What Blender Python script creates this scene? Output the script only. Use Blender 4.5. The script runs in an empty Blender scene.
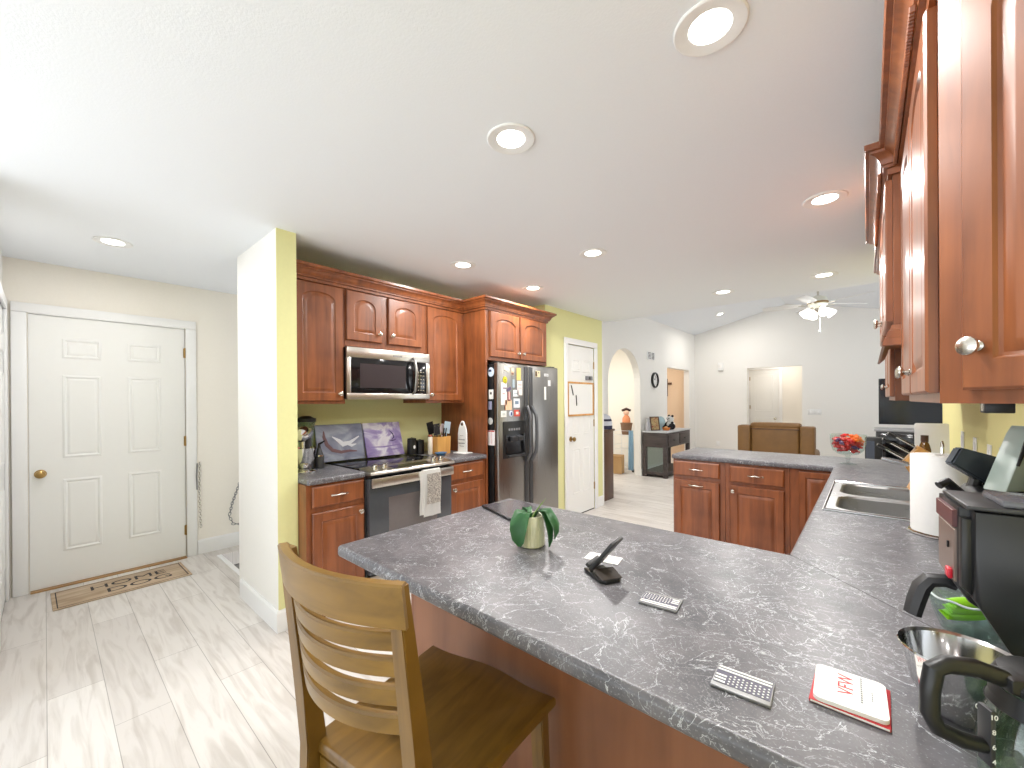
import bpy, bmesh, math, random
from mathutils import Matrix, Vector, Euler
random.seed(7)
sc = bpy.context.scene
COL = sc.collection
PI = math.pi

# ---------------------------------------------------------------- camera, world, light, exposure
F = 408.115
cam_d = bpy.data.cameras.new('camera')
cam = bpy.data.objects.new('camera', cam_d)
COL.objects.link(cam)
cam_d.sensor_width = 36.0
cam_d.lens = F / 1024 * 36.0
cam_d.shift_y = 17.75 / 1024
cam_d.clip_start = 0.02
V = Vector((-0.6577004, 0.75327867, -0.00119093))
Rv = Vector((0.75326826, 0.65768099, -0.00653005))
Uv = Vector((0.0041357, 0.00519191, 0.99997797))
m = Matrix.Identity(4)
for i in range(3):
    m[i][0], m[i][1], m[i][2] = Rv[i], Uv[i], -V[i]
m.translation = (0, 0, 1.382)
cam.matrix_world = m
sc.camera = cam

w = bpy.data.worlds.new('world')
sc.world = w
w.use_nodes = True
bg = w.node_tree.nodes['Background']
# soft sky above, stronger glow added below the horizon to lift the ceiling
_n, _l = w.node_tree.nodes, w.node_tree.links
_tc = _n.new('ShaderNodeTexCoord')
_sx = _n.new('ShaderNodeSeparateXYZ')
_mr = _n.new('ShaderNodeMapRange')
_mr.inputs['From Min'].default_value = -0.06
_mr.inputs['From Max'].default_value = 0.06
_mr.inputs['To Min'].default_value = 3.3
_mr.inputs['To Max'].default_value = 1.0
_l.new(_tc.outputs['Generated'], _sx.inputs[0])
_l.new(_sx.outputs[2], _mr.inputs['Value'])
_l.new(_mr.outputs[0], bg.inputs[1])
bg.inputs[0].default_value = (0.91, 0.955, 1.0, 1)

sc.view_settings.view_transform = 'Standard'
sc.view_settings.look = 'None'
sc.view_settings.gamma = 1.0
sc.view_settings.use_curve_mapping = False
sc.view_settings.exposure = 0.3
CAN_POWER = 11.5


def area_light(name, loc, rot, size, power, color=(1, 1, 1), parent=None, shape='DISK', size_y=None, spread=PI):
    d = bpy.data.lights.new(name, 'AREA')
    d.shape = shape
    d.size = size
    if size_y:
        d.size_y = size_y
    d.energy = power
    d.color = color
    d.spread = spread
    o = bpy.data.objects.new(name, d)
    o.location = loc
    o.rotation_euler = rot
    COL.objects.link(o)
    if parent:
        o.parent = parent
    return o


# ---------------------------------------------------------------- materials
def lin(c):
    return tuple((x / 255 / 12.92) if x / 255 <= 0.04045 else ((x / 255 + 0.055) / 1.055) ** 2.4 for x in c) + (1,)


MATS = {}


def nodes_of(name):
    mt = bpy.data.materials.new(name)
    mt.use_nodes = True
    nt = mt.node_tree
    return mt, nt, nt.nodes['Principled BSDF']


def N(nt, t, **kw):
    n = nt.nodes.new(t)
    for k, v in kw.items():
        if k in n.inputs.keys() if hasattr(n.inputs, 'keys') else False:
            n.inputs[k].default_value = v
        else:
            setattr(n, k, v)
    return n


def mat(name, rgb, rough=0.5, metal=0.0, var=0.06, scale=30.0, bump=0.0, coat=0.0, spec=0.5, trans=0.0, emit=0.0, alpha=1.0):
    """plain procedural material: base colour broken by a soft noise"""
    if name in MATS:
        return MATS[name]
    mt, nt, b = nodes_of(name)
    c = lin(rgb)
    tc = N(nt, 'ShaderNodeTexCoord')
    ns = N(nt, 'ShaderNodeTexNoise')
    ns.inputs['Scale'].default_value = scale
    ns.inputs['Detail'].default_value = 3
    nt.links.new(tc.outputs['Object'], ns.inputs['Vector'])
    mx = N(nt, 'ShaderNodeMix', data_type='RGBA')
    mx.inputs[6].default_value = tuple(max(0, x * (1 - var)) for x in c[:3]) + (1,)
    mx.inputs[7].default_value = tuple(min(1, x * (1 + var)) for x in c[:3]) + (1,)
    nt.links.new(ns.outputs['Fac'], mx.inputs[0])
    nt.links.new(mx.outputs[2], b.inputs['Base Color'])
    b.inputs['Roughness'].default_value = rough
    b.inputs['Metallic'].default_value = metal
    b.inputs['Specular IOR Level'].default_value = spec
    b.inputs['Coat Weight'].default_value = coat
    b.inputs['Coat Roughness'].default_value = 0.08
    b.inputs['Transmission Weight'].default_value = trans
    b.inputs['Alpha'].default_value = alpha
    if emit:
        nt.links.new(mx.outputs[2], b.inputs['Emission Color'])
        b.inputs['Emission Strength'].default_value = emit
    if bump:
        bp = N(nt, 'ShaderNodeBump')
        bp.inputs['Strength'].default_value = bump
        bp.inputs['Distance'].default_value = 0.002
        nt.links.new(ns.outputs['Fac'], bp.inputs['Height'])
        nt.links.new(bp.outputs['Normal'], b.inputs['Normal'])
    MATS[name] = mt
    return mt


def wood(name, dark, light, stretch=(26, 26, 2.2), rough=0.38, coat=0.25, detail=5):
    if name in MATS:
        return MATS[name]
    mt, nt, b = nodes_of(name)
    tc = N(nt, 'ShaderNodeTexCoord')
    mp = N(nt, 'ShaderNodeMapping')
    mp.inputs['Scale'].default_value = stretch
    nt.links.new(tc.outputs['Object'], mp.inputs['Vector'])
    ns = N(nt, 'ShaderNodeTexNoise')
    ns.inputs['Scale'].default_value = 1.0
    ns.inputs['Detail'].default_value = detail
    ns.inputs['Distortion'].default_value = 0.6
    nt.links.new(mp.outputs[0], ns.inputs['Vector'])
    n2 = N(nt, 'ShaderNodeTexNoise')
    n2.inputs['Scale'].default_value = 5.0
    nt.links.new(tc.outputs['Object'], n2.inputs['Vector'])
    ad = N(nt, 'ShaderNodeMath', operation='MULTIPLY_ADD')
    ad.inputs[1].default_value = 0.4
    nt.links.new(n2.outputs['Fac'], ad.inputs[0])
    mu = N(nt, 'ShaderNodeMath', operation='MULTIPLY')
    mu.inputs[1].default_value = 0.6
    nt.links.new(ns.outputs['Fac'], mu.inputs[0])
    nt.links.new(mu.outputs[0], ad.inputs[2])
    rp = N(nt, 'ShaderNodeValToRGB')
    rp.color_ramp.elements[0].position = 0.32
    rp.color_ramp.elements[0].color = lin(dark)
    rp.color_ramp.elements[1].position = 0.66
    rp.color_ramp.elements[1].color = lin(light)
    nt.links.new(ad.outputs[0], rp.inputs[0])
    nt.links.new(rp.outputs[0], b.inputs['Base Color'])
    b.inputs['Roughness'].default_value = rough
    b.inputs['Coat Weight'].default_value = coat
    b.inputs['Coat Roughness'].default_value = 0.28
    MATS[name] = mt
    return mt


def ridge(nt, vec, scale, width, distort, detail=4):
    """thin wandering vein lines: where a noise crosses its middle value"""
    ns = N(nt, 'ShaderNodeTexNoise')
    ns.inputs['Scale'].default_value = scale
    ns.inputs['Detail'].default_value = detail
    ns.inputs['Distortion'].default_value = distort
    ns.inputs['Roughness'].default_value = 0.55
    nt.links.new(vec, ns.inputs['Vector'])
    s = N(nt, 'ShaderNodeMath', operation='SUBTRACT')
    s.inputs[1].default_value = 0.5
    nt.links.new(ns.outputs['Fac'], s.inputs[0])
    a = N(nt, 'ShaderNodeMath', operation='ABSOLUTE')
    nt.links.new(s.outputs[0], a.inputs[0])
    mr = N(nt, 'ShaderNodeMapRange')
    mr.inputs['From Min'].default_value = 0.0
    mr.inputs['From Max'].default_value = width
    mr.inputs['To Min'].default_value = 1.0
    mr.inputs['To Max'].default_value = 0.0
    nt.links.new(a.outputs[0], mr.inputs['Value'])
    return mr.outputs[0]


def make_counter():
    mt, nt, b = nodes_of('slate_laminate')
    tc = N(nt, 'ShaderNodeTexCoord')
    v = tc.outputs['Object']
    base = N(nt, 'ShaderNodeTexNoise')
    base.inputs['Scale'].default_value = 9
    base.inputs['Detail'].default_value = 6
    base.inputs['Roughness'].default_value = 0.7
    nt.links.new(v, base.inputs['Vector'])
    rp = N(nt, 'ShaderNodeValToRGB')
    e = rp.color_ramp.elements
    e[0].position, e[0].color = 0.3, lin((60, 60, 66))
    e[1].position, e[1].color = 0.72, lin((110, 106, 110))
    nt.links.new(base.outputs['Fac'], rp.inputs[0])
    r1 = ridge(nt, v, 6.5, 0.0055, 2.2, 7)
    r2 = ridge(nt, v, 12.0, 0.008, 2.0, 7)
    mk = N(nt, 'ShaderNodeTexNoise')
    mk.inputs['Scale'].default_value = 3.2
    nt.links.new(v, mk.inputs['Vector'])
    mkr = N(nt, 'ShaderNodeMapRange')
    mkr.inputs['From Min'].default_value = 0.36
    mkr.inputs['From Max'].default_value = 0.62
    nt.links.new(mk.outputs['Fac'], mkr.inputs['Value'])
    m2 = N(nt, 'ShaderNodeMath', operation='MULTIPLY')
    nt.links.new(r2, m2.inputs[0])
    nt.links.new(mkr.outputs[0], m2.inputs[1])
    mxm = N(nt, 'ShaderNodeMath', operation='MAXIMUM')
    nt.links.new(r1, mxm.inputs[0])
    nt.links.new(m2.outputs[0], mxm.inputs[1])
    sp = N(nt, 'ShaderNodeTexNoise')
    sp.inputs['Scale'].default_value = 260
    nt.links.new(v, sp.inputs['Vector'])
    spr = N(nt, 'ShaderNodeMapRange')
    spr.inputs['From Min'].default_value = 0.6
    spr.inputs['From Max'].default_value = 0.8
    spr.inputs['To Max'].default_value = 0.5
    nt.links.new(sp.outputs['Fac'], spr.inputs['Value'])
    mx2 = N(nt, 'ShaderNodeMath', operation='MAXIMUM')
    nt.links.new(mxm.outputs[0], mx2.inputs[0])
    nt.links.new(spr.outputs[0], mx2.inputs[1])
    dm = N(nt, 'ShaderNodeMath', operation='MULTIPLY')
    dm.inputs[1].default_value = 0.95
    nt.links.new(mx2.outputs[0], dm.inputs[0])
    mix = N(nt, 'ShaderNodeMix', data_type='RGBA')
    mix.inputs[7].default_value = lin((205, 208, 212))
    nt.links.new(dm.outputs[0], mix.inputs[0])
    nt.links.new(rp.outputs[0], mix.inputs[6])
    nt.links.new(mix.outputs[2], b.inputs['Base Color'])
    b.inputs['Roughness'].default_value = 0.37
    b.inputs['Specular IOR Level'].default_value = 0.7
    MATS['counter'] = mt
    return mt


def make_floor():
    mt, nt, b = nodes_of('whitewashed_planks')
    tc = N(nt, 'ShaderNodeTexCoord')
    br = N(nt, 'ShaderNodeTexBrick')
    br.offset = 0.37
    br.inputs['Scale'].default_value = 1.0
    br.inputs['Brick Width'].default_value = 1.22
    br.inputs['Row Height'].default_value = 0.19
    br.inputs['Mortar Size'].default_value = 0.0016
    br.inputs['Mortar Smooth'].default_value = 0.3
    br.inputs['Color1'].default_value = lin((228, 223, 218))
    br.inputs['Color2'].default_value = lin((214, 208, 203))
    br.inputs['Mortar'].default_value = lin((168, 162, 156))
    nt.links.new(tc.outputs['Object'], br.inputs['Vector'])
    mp = N(nt, 'ShaderNodeMapping')
    mp.inputs['Scale'].default_value = (1.6, 14, 1)
    nt.links.new(tc.outputs['Object'], mp.inputs['Vector'])
    ns = N(nt, 'ShaderNodeTexNoise')
    ns.inputs['Scale'].default_value = 1.6
    ns.inputs['Detail'].default_value = 7
    ns.inputs['Distortion'].default_value = 1.1
    nt.links.new(mp.outputs[0], ns.inputs['Vector'])
    rp = N(nt, 'ShaderNodeValToRGB')
    rp.color_ramp.elements[0].position = 0.33
    rp.color_ramp.elements[0].color = (0.62, 0.58, 0.54, 1)
    rp.color_ramp.elements[1].position = 0.55
    rp.color_ramp.elements[1].color = (1, 1, 1, 1)
    nt.links.new(ns.outputs['Fac'], rp.inputs[0])
    mx = N(nt, 'ShaderNodeMix', data_type='RGBA', blend_type='MULTIPLY')
    mx.inputs[0].default_value = 0.5
    nt.links.new(br.outputs['Color'], mx.inputs[6])
    nt.links.new(rp.outputs[0], mx.inputs[7])
    nt.links.new(mx.outputs[2], b.inputs['Base Color'])
    b.inputs['Roughness'].default_value = 0.42
    bp = N(nt, 'ShaderNodeBump')
    bp.inputs['Strength'].default_value = 0.15
    bp.inputs['Distance'].default_value = 0.002
    nt.links.new(br.outputs['Fac'], bp.inputs['Height'])
    bp.invert = True
    nt.links.new(bp.outputs['Normal'], b.inputs['Normal'])
    MATS['floor'] = mt
    return mt


def make_steel(name, rgb, axis):
    mt, nt, b = nodes_of(name)
    tc = N(nt, 'ShaderNodeTexCoord')
    mp = N(nt, 'ShaderNodeMapping')
    s = [220, 220, 220]
    s[axis] = 3
    mp.inputs['Scale'].default_value = s
    nt.links.new(tc.outputs['Object'], mp.inputs['Vector'])
    ns = N(nt, 'ShaderNodeTexNoise')
    ns.inputs['Scale'].default_value = 1.0
    nt.links.new(mp.outputs[0], ns.inputs['Vector'])
    mr = N(nt, 'ShaderNodeMapRange')
    mr.inputs['To Min'].default_value = 0.22
    mr.inputs['To Max'].default_value = 0.38
    nt.links.new(ns.outputs['Fac'], mr.inputs['Value'])
    nt.links.new(mr.outputs[0], b.inputs['Roughness'])
    b.inputs['Base Color'].default_value = lin(rgb)
    b.inputs['Metallic'].default_value = 1.0
    MATS[name] = mt
    return mt


def glass(name, rgb=(235, 245, 242), rough=0.02, gmax=0.45):
    """thin clear glass: part see-through, part glossy"""
    mt = bpy.data.materials.new(name)
    mt.use_nodes = True
    nt = mt.node_tree
    nt.nodes.remove(nt.nodes['Principled BSDF'])
    out = nt.nodes['Material Output']
    tr = N(nt, 'ShaderNodeBsdfTransparent')
    tr.inputs[0].default_value = lin(rgb)
    gl = N(nt, 'ShaderNodeBsdfGlossy')
    gl.inputs['Roughness'].default_value = rough
    fr = N(nt, 'ShaderNodeLayerWeight')
    fr.inputs[0].default_value = 0.25
    mr = N(nt, 'ShaderNodeMapRange')
    mr.inputs['To Min'].default_value = 0.04
    mr.inputs['To Max'].default_value = gmax
    nt.links.new(fr.outputs['Facing'], mr.inputs['Value'])
    mx = N(nt, 'ShaderNodeMixShader')
    nt.links.new(mr.outputs[0], mx.inputs[0])
    nt.links.new(tr.outputs[0], mx.inputs[1])
    nt.links.new(gl.outputs[0], mx.inputs[2])
    nt.links.new(mx.outputs[0], out.inputs[0])
    MATS[name] = mt
    return mt


def emitter(name, rgb, strength):
    mt, nt, b = nodes_of(name)
    b.inputs['Base Color'].default_value = lin(rgb)
    b.inputs['Emission Color'].default_value = lin(rgb)
    b.inputs['Emission Strength'].default_value = strength
    MATS[name] = mt
    return mt


M_CHERRY = wood('cherry_wood', (98, 50, 24), (150, 86, 46))
M_HONEY = wood('honey_stained_wood', (98, 70, 20), (146, 110, 44), stretch=(4, 26, 26), rough=0.35)
M_HONEYV = wood('honey_stained_wood_upright', (94, 66, 20), (138, 102, 42), stretch=(30, 5, 3), rough=0.35)
M_PANEL = wood('peninsula_panel_wood', (116, 70, 42), (148, 94, 60), stretch=(14, 14, 1.2), rough=0.4)
M_GREYWOOD = wood('dark_grey_wood', (52, 46, 46), (84, 74, 72), stretch=(3, 3, 30), rough=0.5, coat=0)
M_BROWN = wood('walnut_brown_wood', (62, 36, 20), (104, 66, 40), rough=0.45)
M_BAMBOO = wood('bamboo_wood', (190, 132, 62), (222, 170, 96), rough=0.45, coat=0.1)
M_COUNTER = make_counter()
M_FLOOR = make_floor()
M_STEEL = make_steel('brushed_steel', (150, 147, 143), 2)
M_STEELH = make_steel('brushed_steel_level', (200, 196, 188), 1)
M_CHROME = mat('polished_chrome', (215, 215, 215), 0.1, 1.0, 0.02)
M_NICKEL = mat('satin_nickel', (205, 200, 190), 0.25, 1.0, 0.02)
M_BRASS = mat('aged_brass', (170, 140, 90), 0.3, 1.0, 0.05)
M_BLACK = mat('black_plastic', (26, 26, 27), 0.35)
M_BLACKG = mat('black_glass', (20, 20, 22), 0.08, spec=0.6)
M_DGREY = mat('charcoal_plastic', (52, 52, 54), 0.4)
M_GREY = mat('grey_plastic', (128, 128, 130), 0.45)
M_CEIL = mat('ceiling_paint', (236, 239, 243), 0.9, scale=140, var=0.02, bump=0.25)
M_WALL = mat('white_wall_paint', (240, 238, 233), 0.85, scale=60, var=0.015)
M_CREAM = mat('cream_wall_paint', (246, 241, 232), 0.85, scale=60, var=0.02)
M_YELLOW = mat('yellow_green_wall_paint', (228, 226, 168), 0.8, scale=50, var=0.03)
M_TRIM = mat('white_trim_paint', (243, 243, 243), 0.5, var=0.01)
M_DOOR = mat('white_door_paint', (240, 240, 238), 0.5, var=0.01)
M_WHITE = mat('white_plastic', (240, 240, 238), 0.4, var=0.02)
M_PAPER = mat('white_paper', (244, 242, 238), 0.9, var=0.03, scale=80)
M_GLASS = glass('clear_glass')
M_LENS = emitter('lamp_lens', (255, 252, 244), 6.0)
M_BULB = emitter('frosted_lamp_glass', (255, 252, 246), 2.6)
M_LEATHER = mat('brown_leather', (128, 92, 48), 0.5, var=0.15, scale=14, bump=0.3)
M_LEAF = mat('dark_leaf', (78, 132, 84), 0.3, var=0.25, scale=16)
M_RED = mat('red_card', (190, 40, 48), 0.5)
M_NAVY = mat('navy_print', (58, 56, 92), 0.6)


# ---------------------------------------------------------------- mesh helpers
def T4(loc=(0, 0, 0), rot=(0, 0, 0), s=1.0):
    return Matrix.Translation(loc) @ Euler(rot).to_matrix().to_4x4() @ Matrix.Scale(s, 4)


def new():
    return bmesh.new()


def _apply(bm, verts, M):
    if M is not None:
        bmesh.ops.transform(bm, matrix=M, verts=verts)


def box(bm, x0, x1, y0, y1, z0, z1, bev=0.0, M=None, seg=2):
    if x1 < x0: x0, x1 = x1, x0
    if y1 < y0: y0, y1 = y1, y0
    if z1 < z0: z0, z1 = z1, z0
    v = [bm.verts.new((x, y, z)) for z in (z0, z1) for y in (y0, y1) for x in (x0, x1)]
    fs = [bm.faces.new([v[i] for i in f]) for f in ((0, 2, 3, 1), (4, 5, 7, 6), (0, 1, 5, 4), (2, 6, 7, 3), (0, 4, 6, 2), (1, 3, 7, 5))]
    allv = list(v)
    if bev > 0:
        es = list({e for f in fs for e in f.edges})
        r = bmesh.ops.bevel(bm, geom=es, offset=bev, segments=seg, affect='EDGES', profile=0.5)
        allv = list({x for x in r['verts']} | {x for x in v if x.is_valid})
    _apply(bm, allv, M)
    return allv


def prism(bm, pts, a0, a1, axis='z', M=None, bev=0.0):
    def mk(p, c):
        if axis == 'z': return (p[0], p[1], c)
        if axis == 'x': return (c, p[0], p[1])
        return (p[0], c, p[1])
    A = [bm.verts.new(mk(p, a0)) for p in pts]
    B = [bm.verts.new(mk(p, a1)) for p in pts]
    n = len(pts)
    fs = [bm.faces.new(A), bm.faces.new(B[::-1])]
    for i in range(n):
        fs.append(bm.faces.new((A[i], B[i], B[(i + 1) % n], A[(i + 1) % n])))
    allv = A + B
    if bev > 0:
        es = list(set(fs[0].edges) | set(fs[1].edges))
        r = bmesh.ops.bevel(bm, geom=es, offset=bev, segments=2, affect='EDGES', profile=0.5)
        allv = list(set(r['verts']) | {x for x in allv if x.is_valid})
    _apply(bm, allv, M)
    return allv


def loft(bm, loops, cap0=True, cap1=True, closed=True, M=None):
    L = [[bm.verts.new(p) for p in lp] for lp in loops]
    n = len(loops[0])
    for a, b in zip(L, L[1:]):
        for i in range(n if closed else n - 1):
            j = (i + 1) % n
            bm.faces.new((a[i], a[j], b[j], b[i]))
    if cap0 and closed: bm.faces.new(L[0][::-1])
    if cap1 and closed: bm.faces.new(L[-1])
    vs = [v for l in L for v in l]
    _apply(bm, vs, M)
    return vs


def lathe(bm, prof, n=24, M=None, sx=1.0, sy=1.0):
    vs, rings = [], []
    for r, z in prof:
        if r <= 1e-6:
            ring = [bm.verts.new((0, 0, z))]
        else:
            ring = [bm.verts.new((r * sx * math.cos(2 * PI * i / n), r * sy * math.sin(2 * PI * i / n), z)) for i in range(n)]
        rings.append(ring)
        vs += ring
    for a, b in zip(rings, rings[1:]):
        for i in range(n):
            j = (i + 1) % n
            if len(a) == 1 and len(b) == 1: continue
            if len(a) == 1: bm.faces.new((a[0], b[i], b[j]))
            elif len(b) == 1: bm.faces.new((a[i], a[j], b[0]))
            else: bm.faces.new((a[i], a[j], b[j], b[i]))
    _apply(bm, vs, M)
    return vs


def tube(bm, pts, r, n=8, M=None, flat=1.0, closed=False, up=None):
    pts = [Vector(p) for p in pts]
    k = len(pts)
    rs = r if isinstance(r, (list, tuple)) else [r] * k
    loops = []
    prev = None
    for i, p in enumerate(pts):
        if closed:
            t = pts[(i + 1) % k] - pts[i - 1]
        else:
            t = (pts[min(i + 1, k - 1)] - pts[max(i - 1, 0)])
        t.normalize()
        if prev is None:
            a = Vector(up) if up else (Vector((0, 0, 1)) if abs(t.z) < 0.9 else Vector((1, 0, 0)))
            u = (a - t * a.dot(t)).normalized()
        else:
            u = (prev - t * prev.dot(t)).normalized()
        prev = u
        b = t.cross(u)
        loops.append([tuple(p + (u * math.cos(2 * PI * j / n) * flat + b * math.sin(2 * PI * j / n)) * rs[i]) for j in range(n)])
    if closed:
        loops.append(loops[0])
        return loft(bm, loops, False, False, M=M)
    return loft(bm, loops, True, True, M=M)


def ball(bm, c, r, n=12, s=(1, 1, 1), M=None):
    prof = [(r * math.sin(PI * i / (n // 2 + 2)), -r * math.cos(PI * i / (n // 2 + 2))) for i in range(n // 2 + 3)]
    prof[0] = (0, -r); prof[-1] = (0, r)
    MM = Matrix.Translation(c) @ Matrix.Diagonal((s[0], s[1], s[2], 1))
    if M is not None: MM = M @ MM
    return lathe(bm, prof, n, MM)


def moulding(bm, path, prof, M=None):
    """sweep a closed profile [(outward offset, z)] along an XY polyline, mitred; outward is to the right of travel"""
    P = [Vector((p[0], p[1])) for p in path]
    k = len(P)
    loops = []
    for i in range(k):
        def nrm(a, b):
            d = (b - a).normalized()
            return Vector((d.y, -d.x))
        n0 = nrm(P[i - 1], P[i]) if i > 0 else None
        n1 = nrm(P[i], P[i + 1]) if i < k - 1 else None
        if n0 is None: q = n1
        elif n1 is None: q = n0
        else:
            q = (n0 + n1)
            q = q / max(0.2, q.dot(n0))
        loops.append([(P[i].x + q.x * o, P[i].y + q.y * o, z) for o, z in prof])
    return loft(bm, loops, True, True, M=M)


def make(name, bm, mt, parent=None, loc=None, rz=0.0, smooth=True, label=None, ang=0.6):
    bmesh.ops.recalc_face_normals(bm, faces=bm.faces[:])
    me = bpy.data.meshes.new(name)
    bm.to_mesh(me)
    bm.free()
    mts = mt if isinstance(mt, (list, tuple)) else [mt]
    for x in mts: me.materials.append(x)
    if smooth:
        for p in me.polygons: p.use_smooth = True
        me.set_sharp_from_angle(angle=ang)
    o = bpy.data.objects.new(name, me)
    COL.objects.link(o)
    if parent: o.parent = parent
    if loc is not None: o.location = loc
    if rz: o.rotation_euler = (0, 0, rz)
    if label: o['label'] = label
    return o


def tag(o, label, cat, group=None, kind=None):
    o['label'] = label
    o['category'] = cat
    if group: o['group'] = group
    if kind: o['kind'] = kind
    return o


def root(name, loc, label, cat, rz=0.0, group=None, kind=None, rot=None):
    o = bpy.data.objects.new(name, None)
    o.empty_display_size = 0.1
    o.location = loc
    o.rotation_euler = rot if rot else (0, 0, rz)
    COL.objects.link(o)
    return tag(o, label, cat, group, kind)


def copy_tree(o, parent=None):
    c = o.copy()
    COL.objects.link(c)
    if parent: c.parent = parent
    for ch in list(o.children): copy_tree(ch, c)
    return c


def struct(name, bm, mt, label, cat, smooth=False):
    o = make(name, bm, mt, smooth=smooth)
    return tag(o, label, cat, kind='structure')


def text(name, s, size, mt, parent, loc, rot, extrude=0.0006, align='CENTER', sx=1.0):
    cu = bpy.data.curves.new(name, 'FONT')
    cu.body = s
    cu.size = size
    cu.extrude = extrude
    cu.align_x = align
    cu.align_y = 'CENTER'
    cu.space_character = 1.0
    tmp = bpy.data.objects.new(name + '_tmp', cu)
    COL.objects.link(tmp)
    dg = bpy.context.evaluated_depsgraph_get()
    me = bpy.data.meshes.new_from_object(tmp.evaluated_get(dg))
    bpy.data.objects.remove(tmp)
    me.materials.clear()
    me.materials.append(mt)
    o = bpy.data.objects.new(name, me)
    COL.objects.link(o)
    o.parent = parent
    o.location = loc
    o.rotation_euler = rot
    o.scale = (sx, 1, 1)
    return o


# ---------------------------------------------------------------- cabinet joinery
def panel_loop(w, h, mg, arch, y, stile=0.055, rail=0.055):
    """inner opening of a cabinet door shrunk by mg; arch is the rise of its top"""
    hw = w / 2 - stile - mg
    b = rail + mg
    top = h - rail - mg
    sp = top - arch
    pts = []
    for i in range(9): pts.append((w / 2 - hw + 2 * hw * i / 8, y, b))
    for i in range(1, 5): pts.append((w / 2 + hw, y, b + (sp - b) * i / 4))
    for i in range(1, 17):
        a = PI * i / 16
        c, s = math.cos(a), math.sin(a)
        pts.append((w / 2 + hw * c, y, sp + arch * (s ** 0.8 if arch else 0)))
    for i in range(1, 4): pts.append((w / 2 - hw, y, sp - (sp - b) * i / 4))
    return pts


def rect_loop(w, h, mg, y):
    hw = w / 2 - mg
    pts = []
    for i in range(9): pts.append((w / 2 - hw + 2 * hw * i / 8, y, mg))
    for i in range(1, 5): pts.append((w / 2 + hw, y, mg + (h - 2 * mg) * i / 4))
    for i in range(1, 17): pts.append((w / 2 + hw - 2 * hw * i / 16, y, h - mg))
    for i in range(1, 4): pts.append((w / 2 - hw, y, h - mg - (h - 2 * mg) * i / 4))
    return pts


def door_bm(w, h, arch=0.0, t=0.02, stile=0.055, rail=0.055):
    bm = new()
    L = [rect_loop(w, h, 0, 0), rect_loop(w, h, 0, -t + 0.005), rect_loop(w, h, 0.005, -t)]
    for mg, y in ((0, -t), (0.004, -t + 0.006), (0.010, -t + 0.008), (0.030, -t + 0.001), (0.034, -t + 0.001)):
        L.append(panel_loop(w, h, mg, arch, y, stile, rail))
    loft(bm, L, True, True)
    return bm


def drawer_bm(w, h, t=0.02):
    bm = new()
    loft(bm, [rect_loop(w, h, 0, 0), rect_loop(w, h, 0, -t + 0.006), rect_loop(w, h, 0.008, -t), rect_loop(w, h, 0.014, -t)], True, True)
    return bm


def knob_bm(x, z, y, r=0.016):
    bm = new()
    Mx = Matrix.Translation((x, y, z)) @ Euler((PI / 2, 0, 0)).to_matrix().to_4x4()
    lathe(bm, [(0, 0), (0.009, 0), (0.009, 0.003), (0.0055, 0.006), (0.0055, 0.014), (r * 0.8, 0.019), (r, 0.023), (r * 0.95, 0.027), (r * 0.6, 0.030), (0, 0.031)], 18, Mx)
    return bm


def pull_bm(x, z, y, L=0.1):
    bm = new()
    pts = [(x - L / 2, y - 0.004, z - 0.003), (x - L * 0.42, y - 0.014, z - 0.001), (x - L * 0.2, y - 0.024, z), (x, y - 0.026, z + 0.003),
           (x + L * 0.2, y - 0.024, z), (x + L * 0.42, y - 0.014, z - 0.001), (x + L / 2, y - 0.004, z - 0.003)]
    tube(bm, pts, [0.004, 0.005, 0.0055, 0.007, 0.0055, 0.005, 0.004], 8)
    for s in (-1, 1):
        ball(bm, (x + s * L / 2, y - 0.003, z - 0.003), 0.007, 10)
    return bm


def cabinet(name, label, loc, rz, wd, depth, z0, z1, doors=(), drawers=(), toe=False, group=None):
    """doors: (x0, x1, z0, z1, arch, knob_x, knob_z)   drawers: (x0, x1, z0, z1)"""
    r = root(name, loc, label, 'cabinet', rz, group)
    bm = new()
    if toe:
        box(bm, 0, wd, 0.001, depth, z0 + 0.10, z1)
        box(bm, 0, wd, 0.07, depth, z0 + 0.001, z0 + 0.101)
    else:
        box(bm, 0, wd, 0.001, depth, z0, z1, 0.0015, seg=1)
    make('body', bm, M_CHERRY, r)
    for d in doors:
        x0, x1, a, b, arch, kx, kz = d
        st = min(0.055, (x1 - x0) * 0.2)
        dm = make('door', door_bm(x1 - x0, b - a, arch, stile=st, rail=st), M_CHERRY, r, (x0, 0, a))
        if kx is not None:
            make('knob', knob_bm(kx - x0, kz - a, -0.0195), M_NICKEL, dm)
    for x0, x1, a, b in drawers:
        dm = make('drawer', drawer_bm(x1 - x0, b - a), M_CHERRY, r, (x0, 0, a))
        make('pull', pull_bm((x1 - x0) / 2, (b - a) / 2, -0.0195), M_NICKEL, dm)
    return r

# ================================================================ THE SETTING
ZC = 2.437
EX, RX, SX, PX, AX, FY = -4.63, -3.18, -2.683, -2.656, -3.14, 10.28   # entry wall, range wall, stub end, pantry wall, arch wall, far wall
WX = 0.452                                                            # kitchen right wall
bm = new()
box(bm, -4.8, 1.2, -2.4, 1.03, -0.12, 0)
box(bm, -3.437, 3.2, 1.03, 13.2, -0.12, 0)
box(bm, -8.5, -3.437, 3.2, 13.2, -0.12, 0)
box(bm, -8.5, -4.45, 1.03, 3.2, -0.12, 0)
struct('floor', bm, M_FLOOR, 'whitewashed grey plank floor running through kitchen and living room', 'floor')

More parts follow.
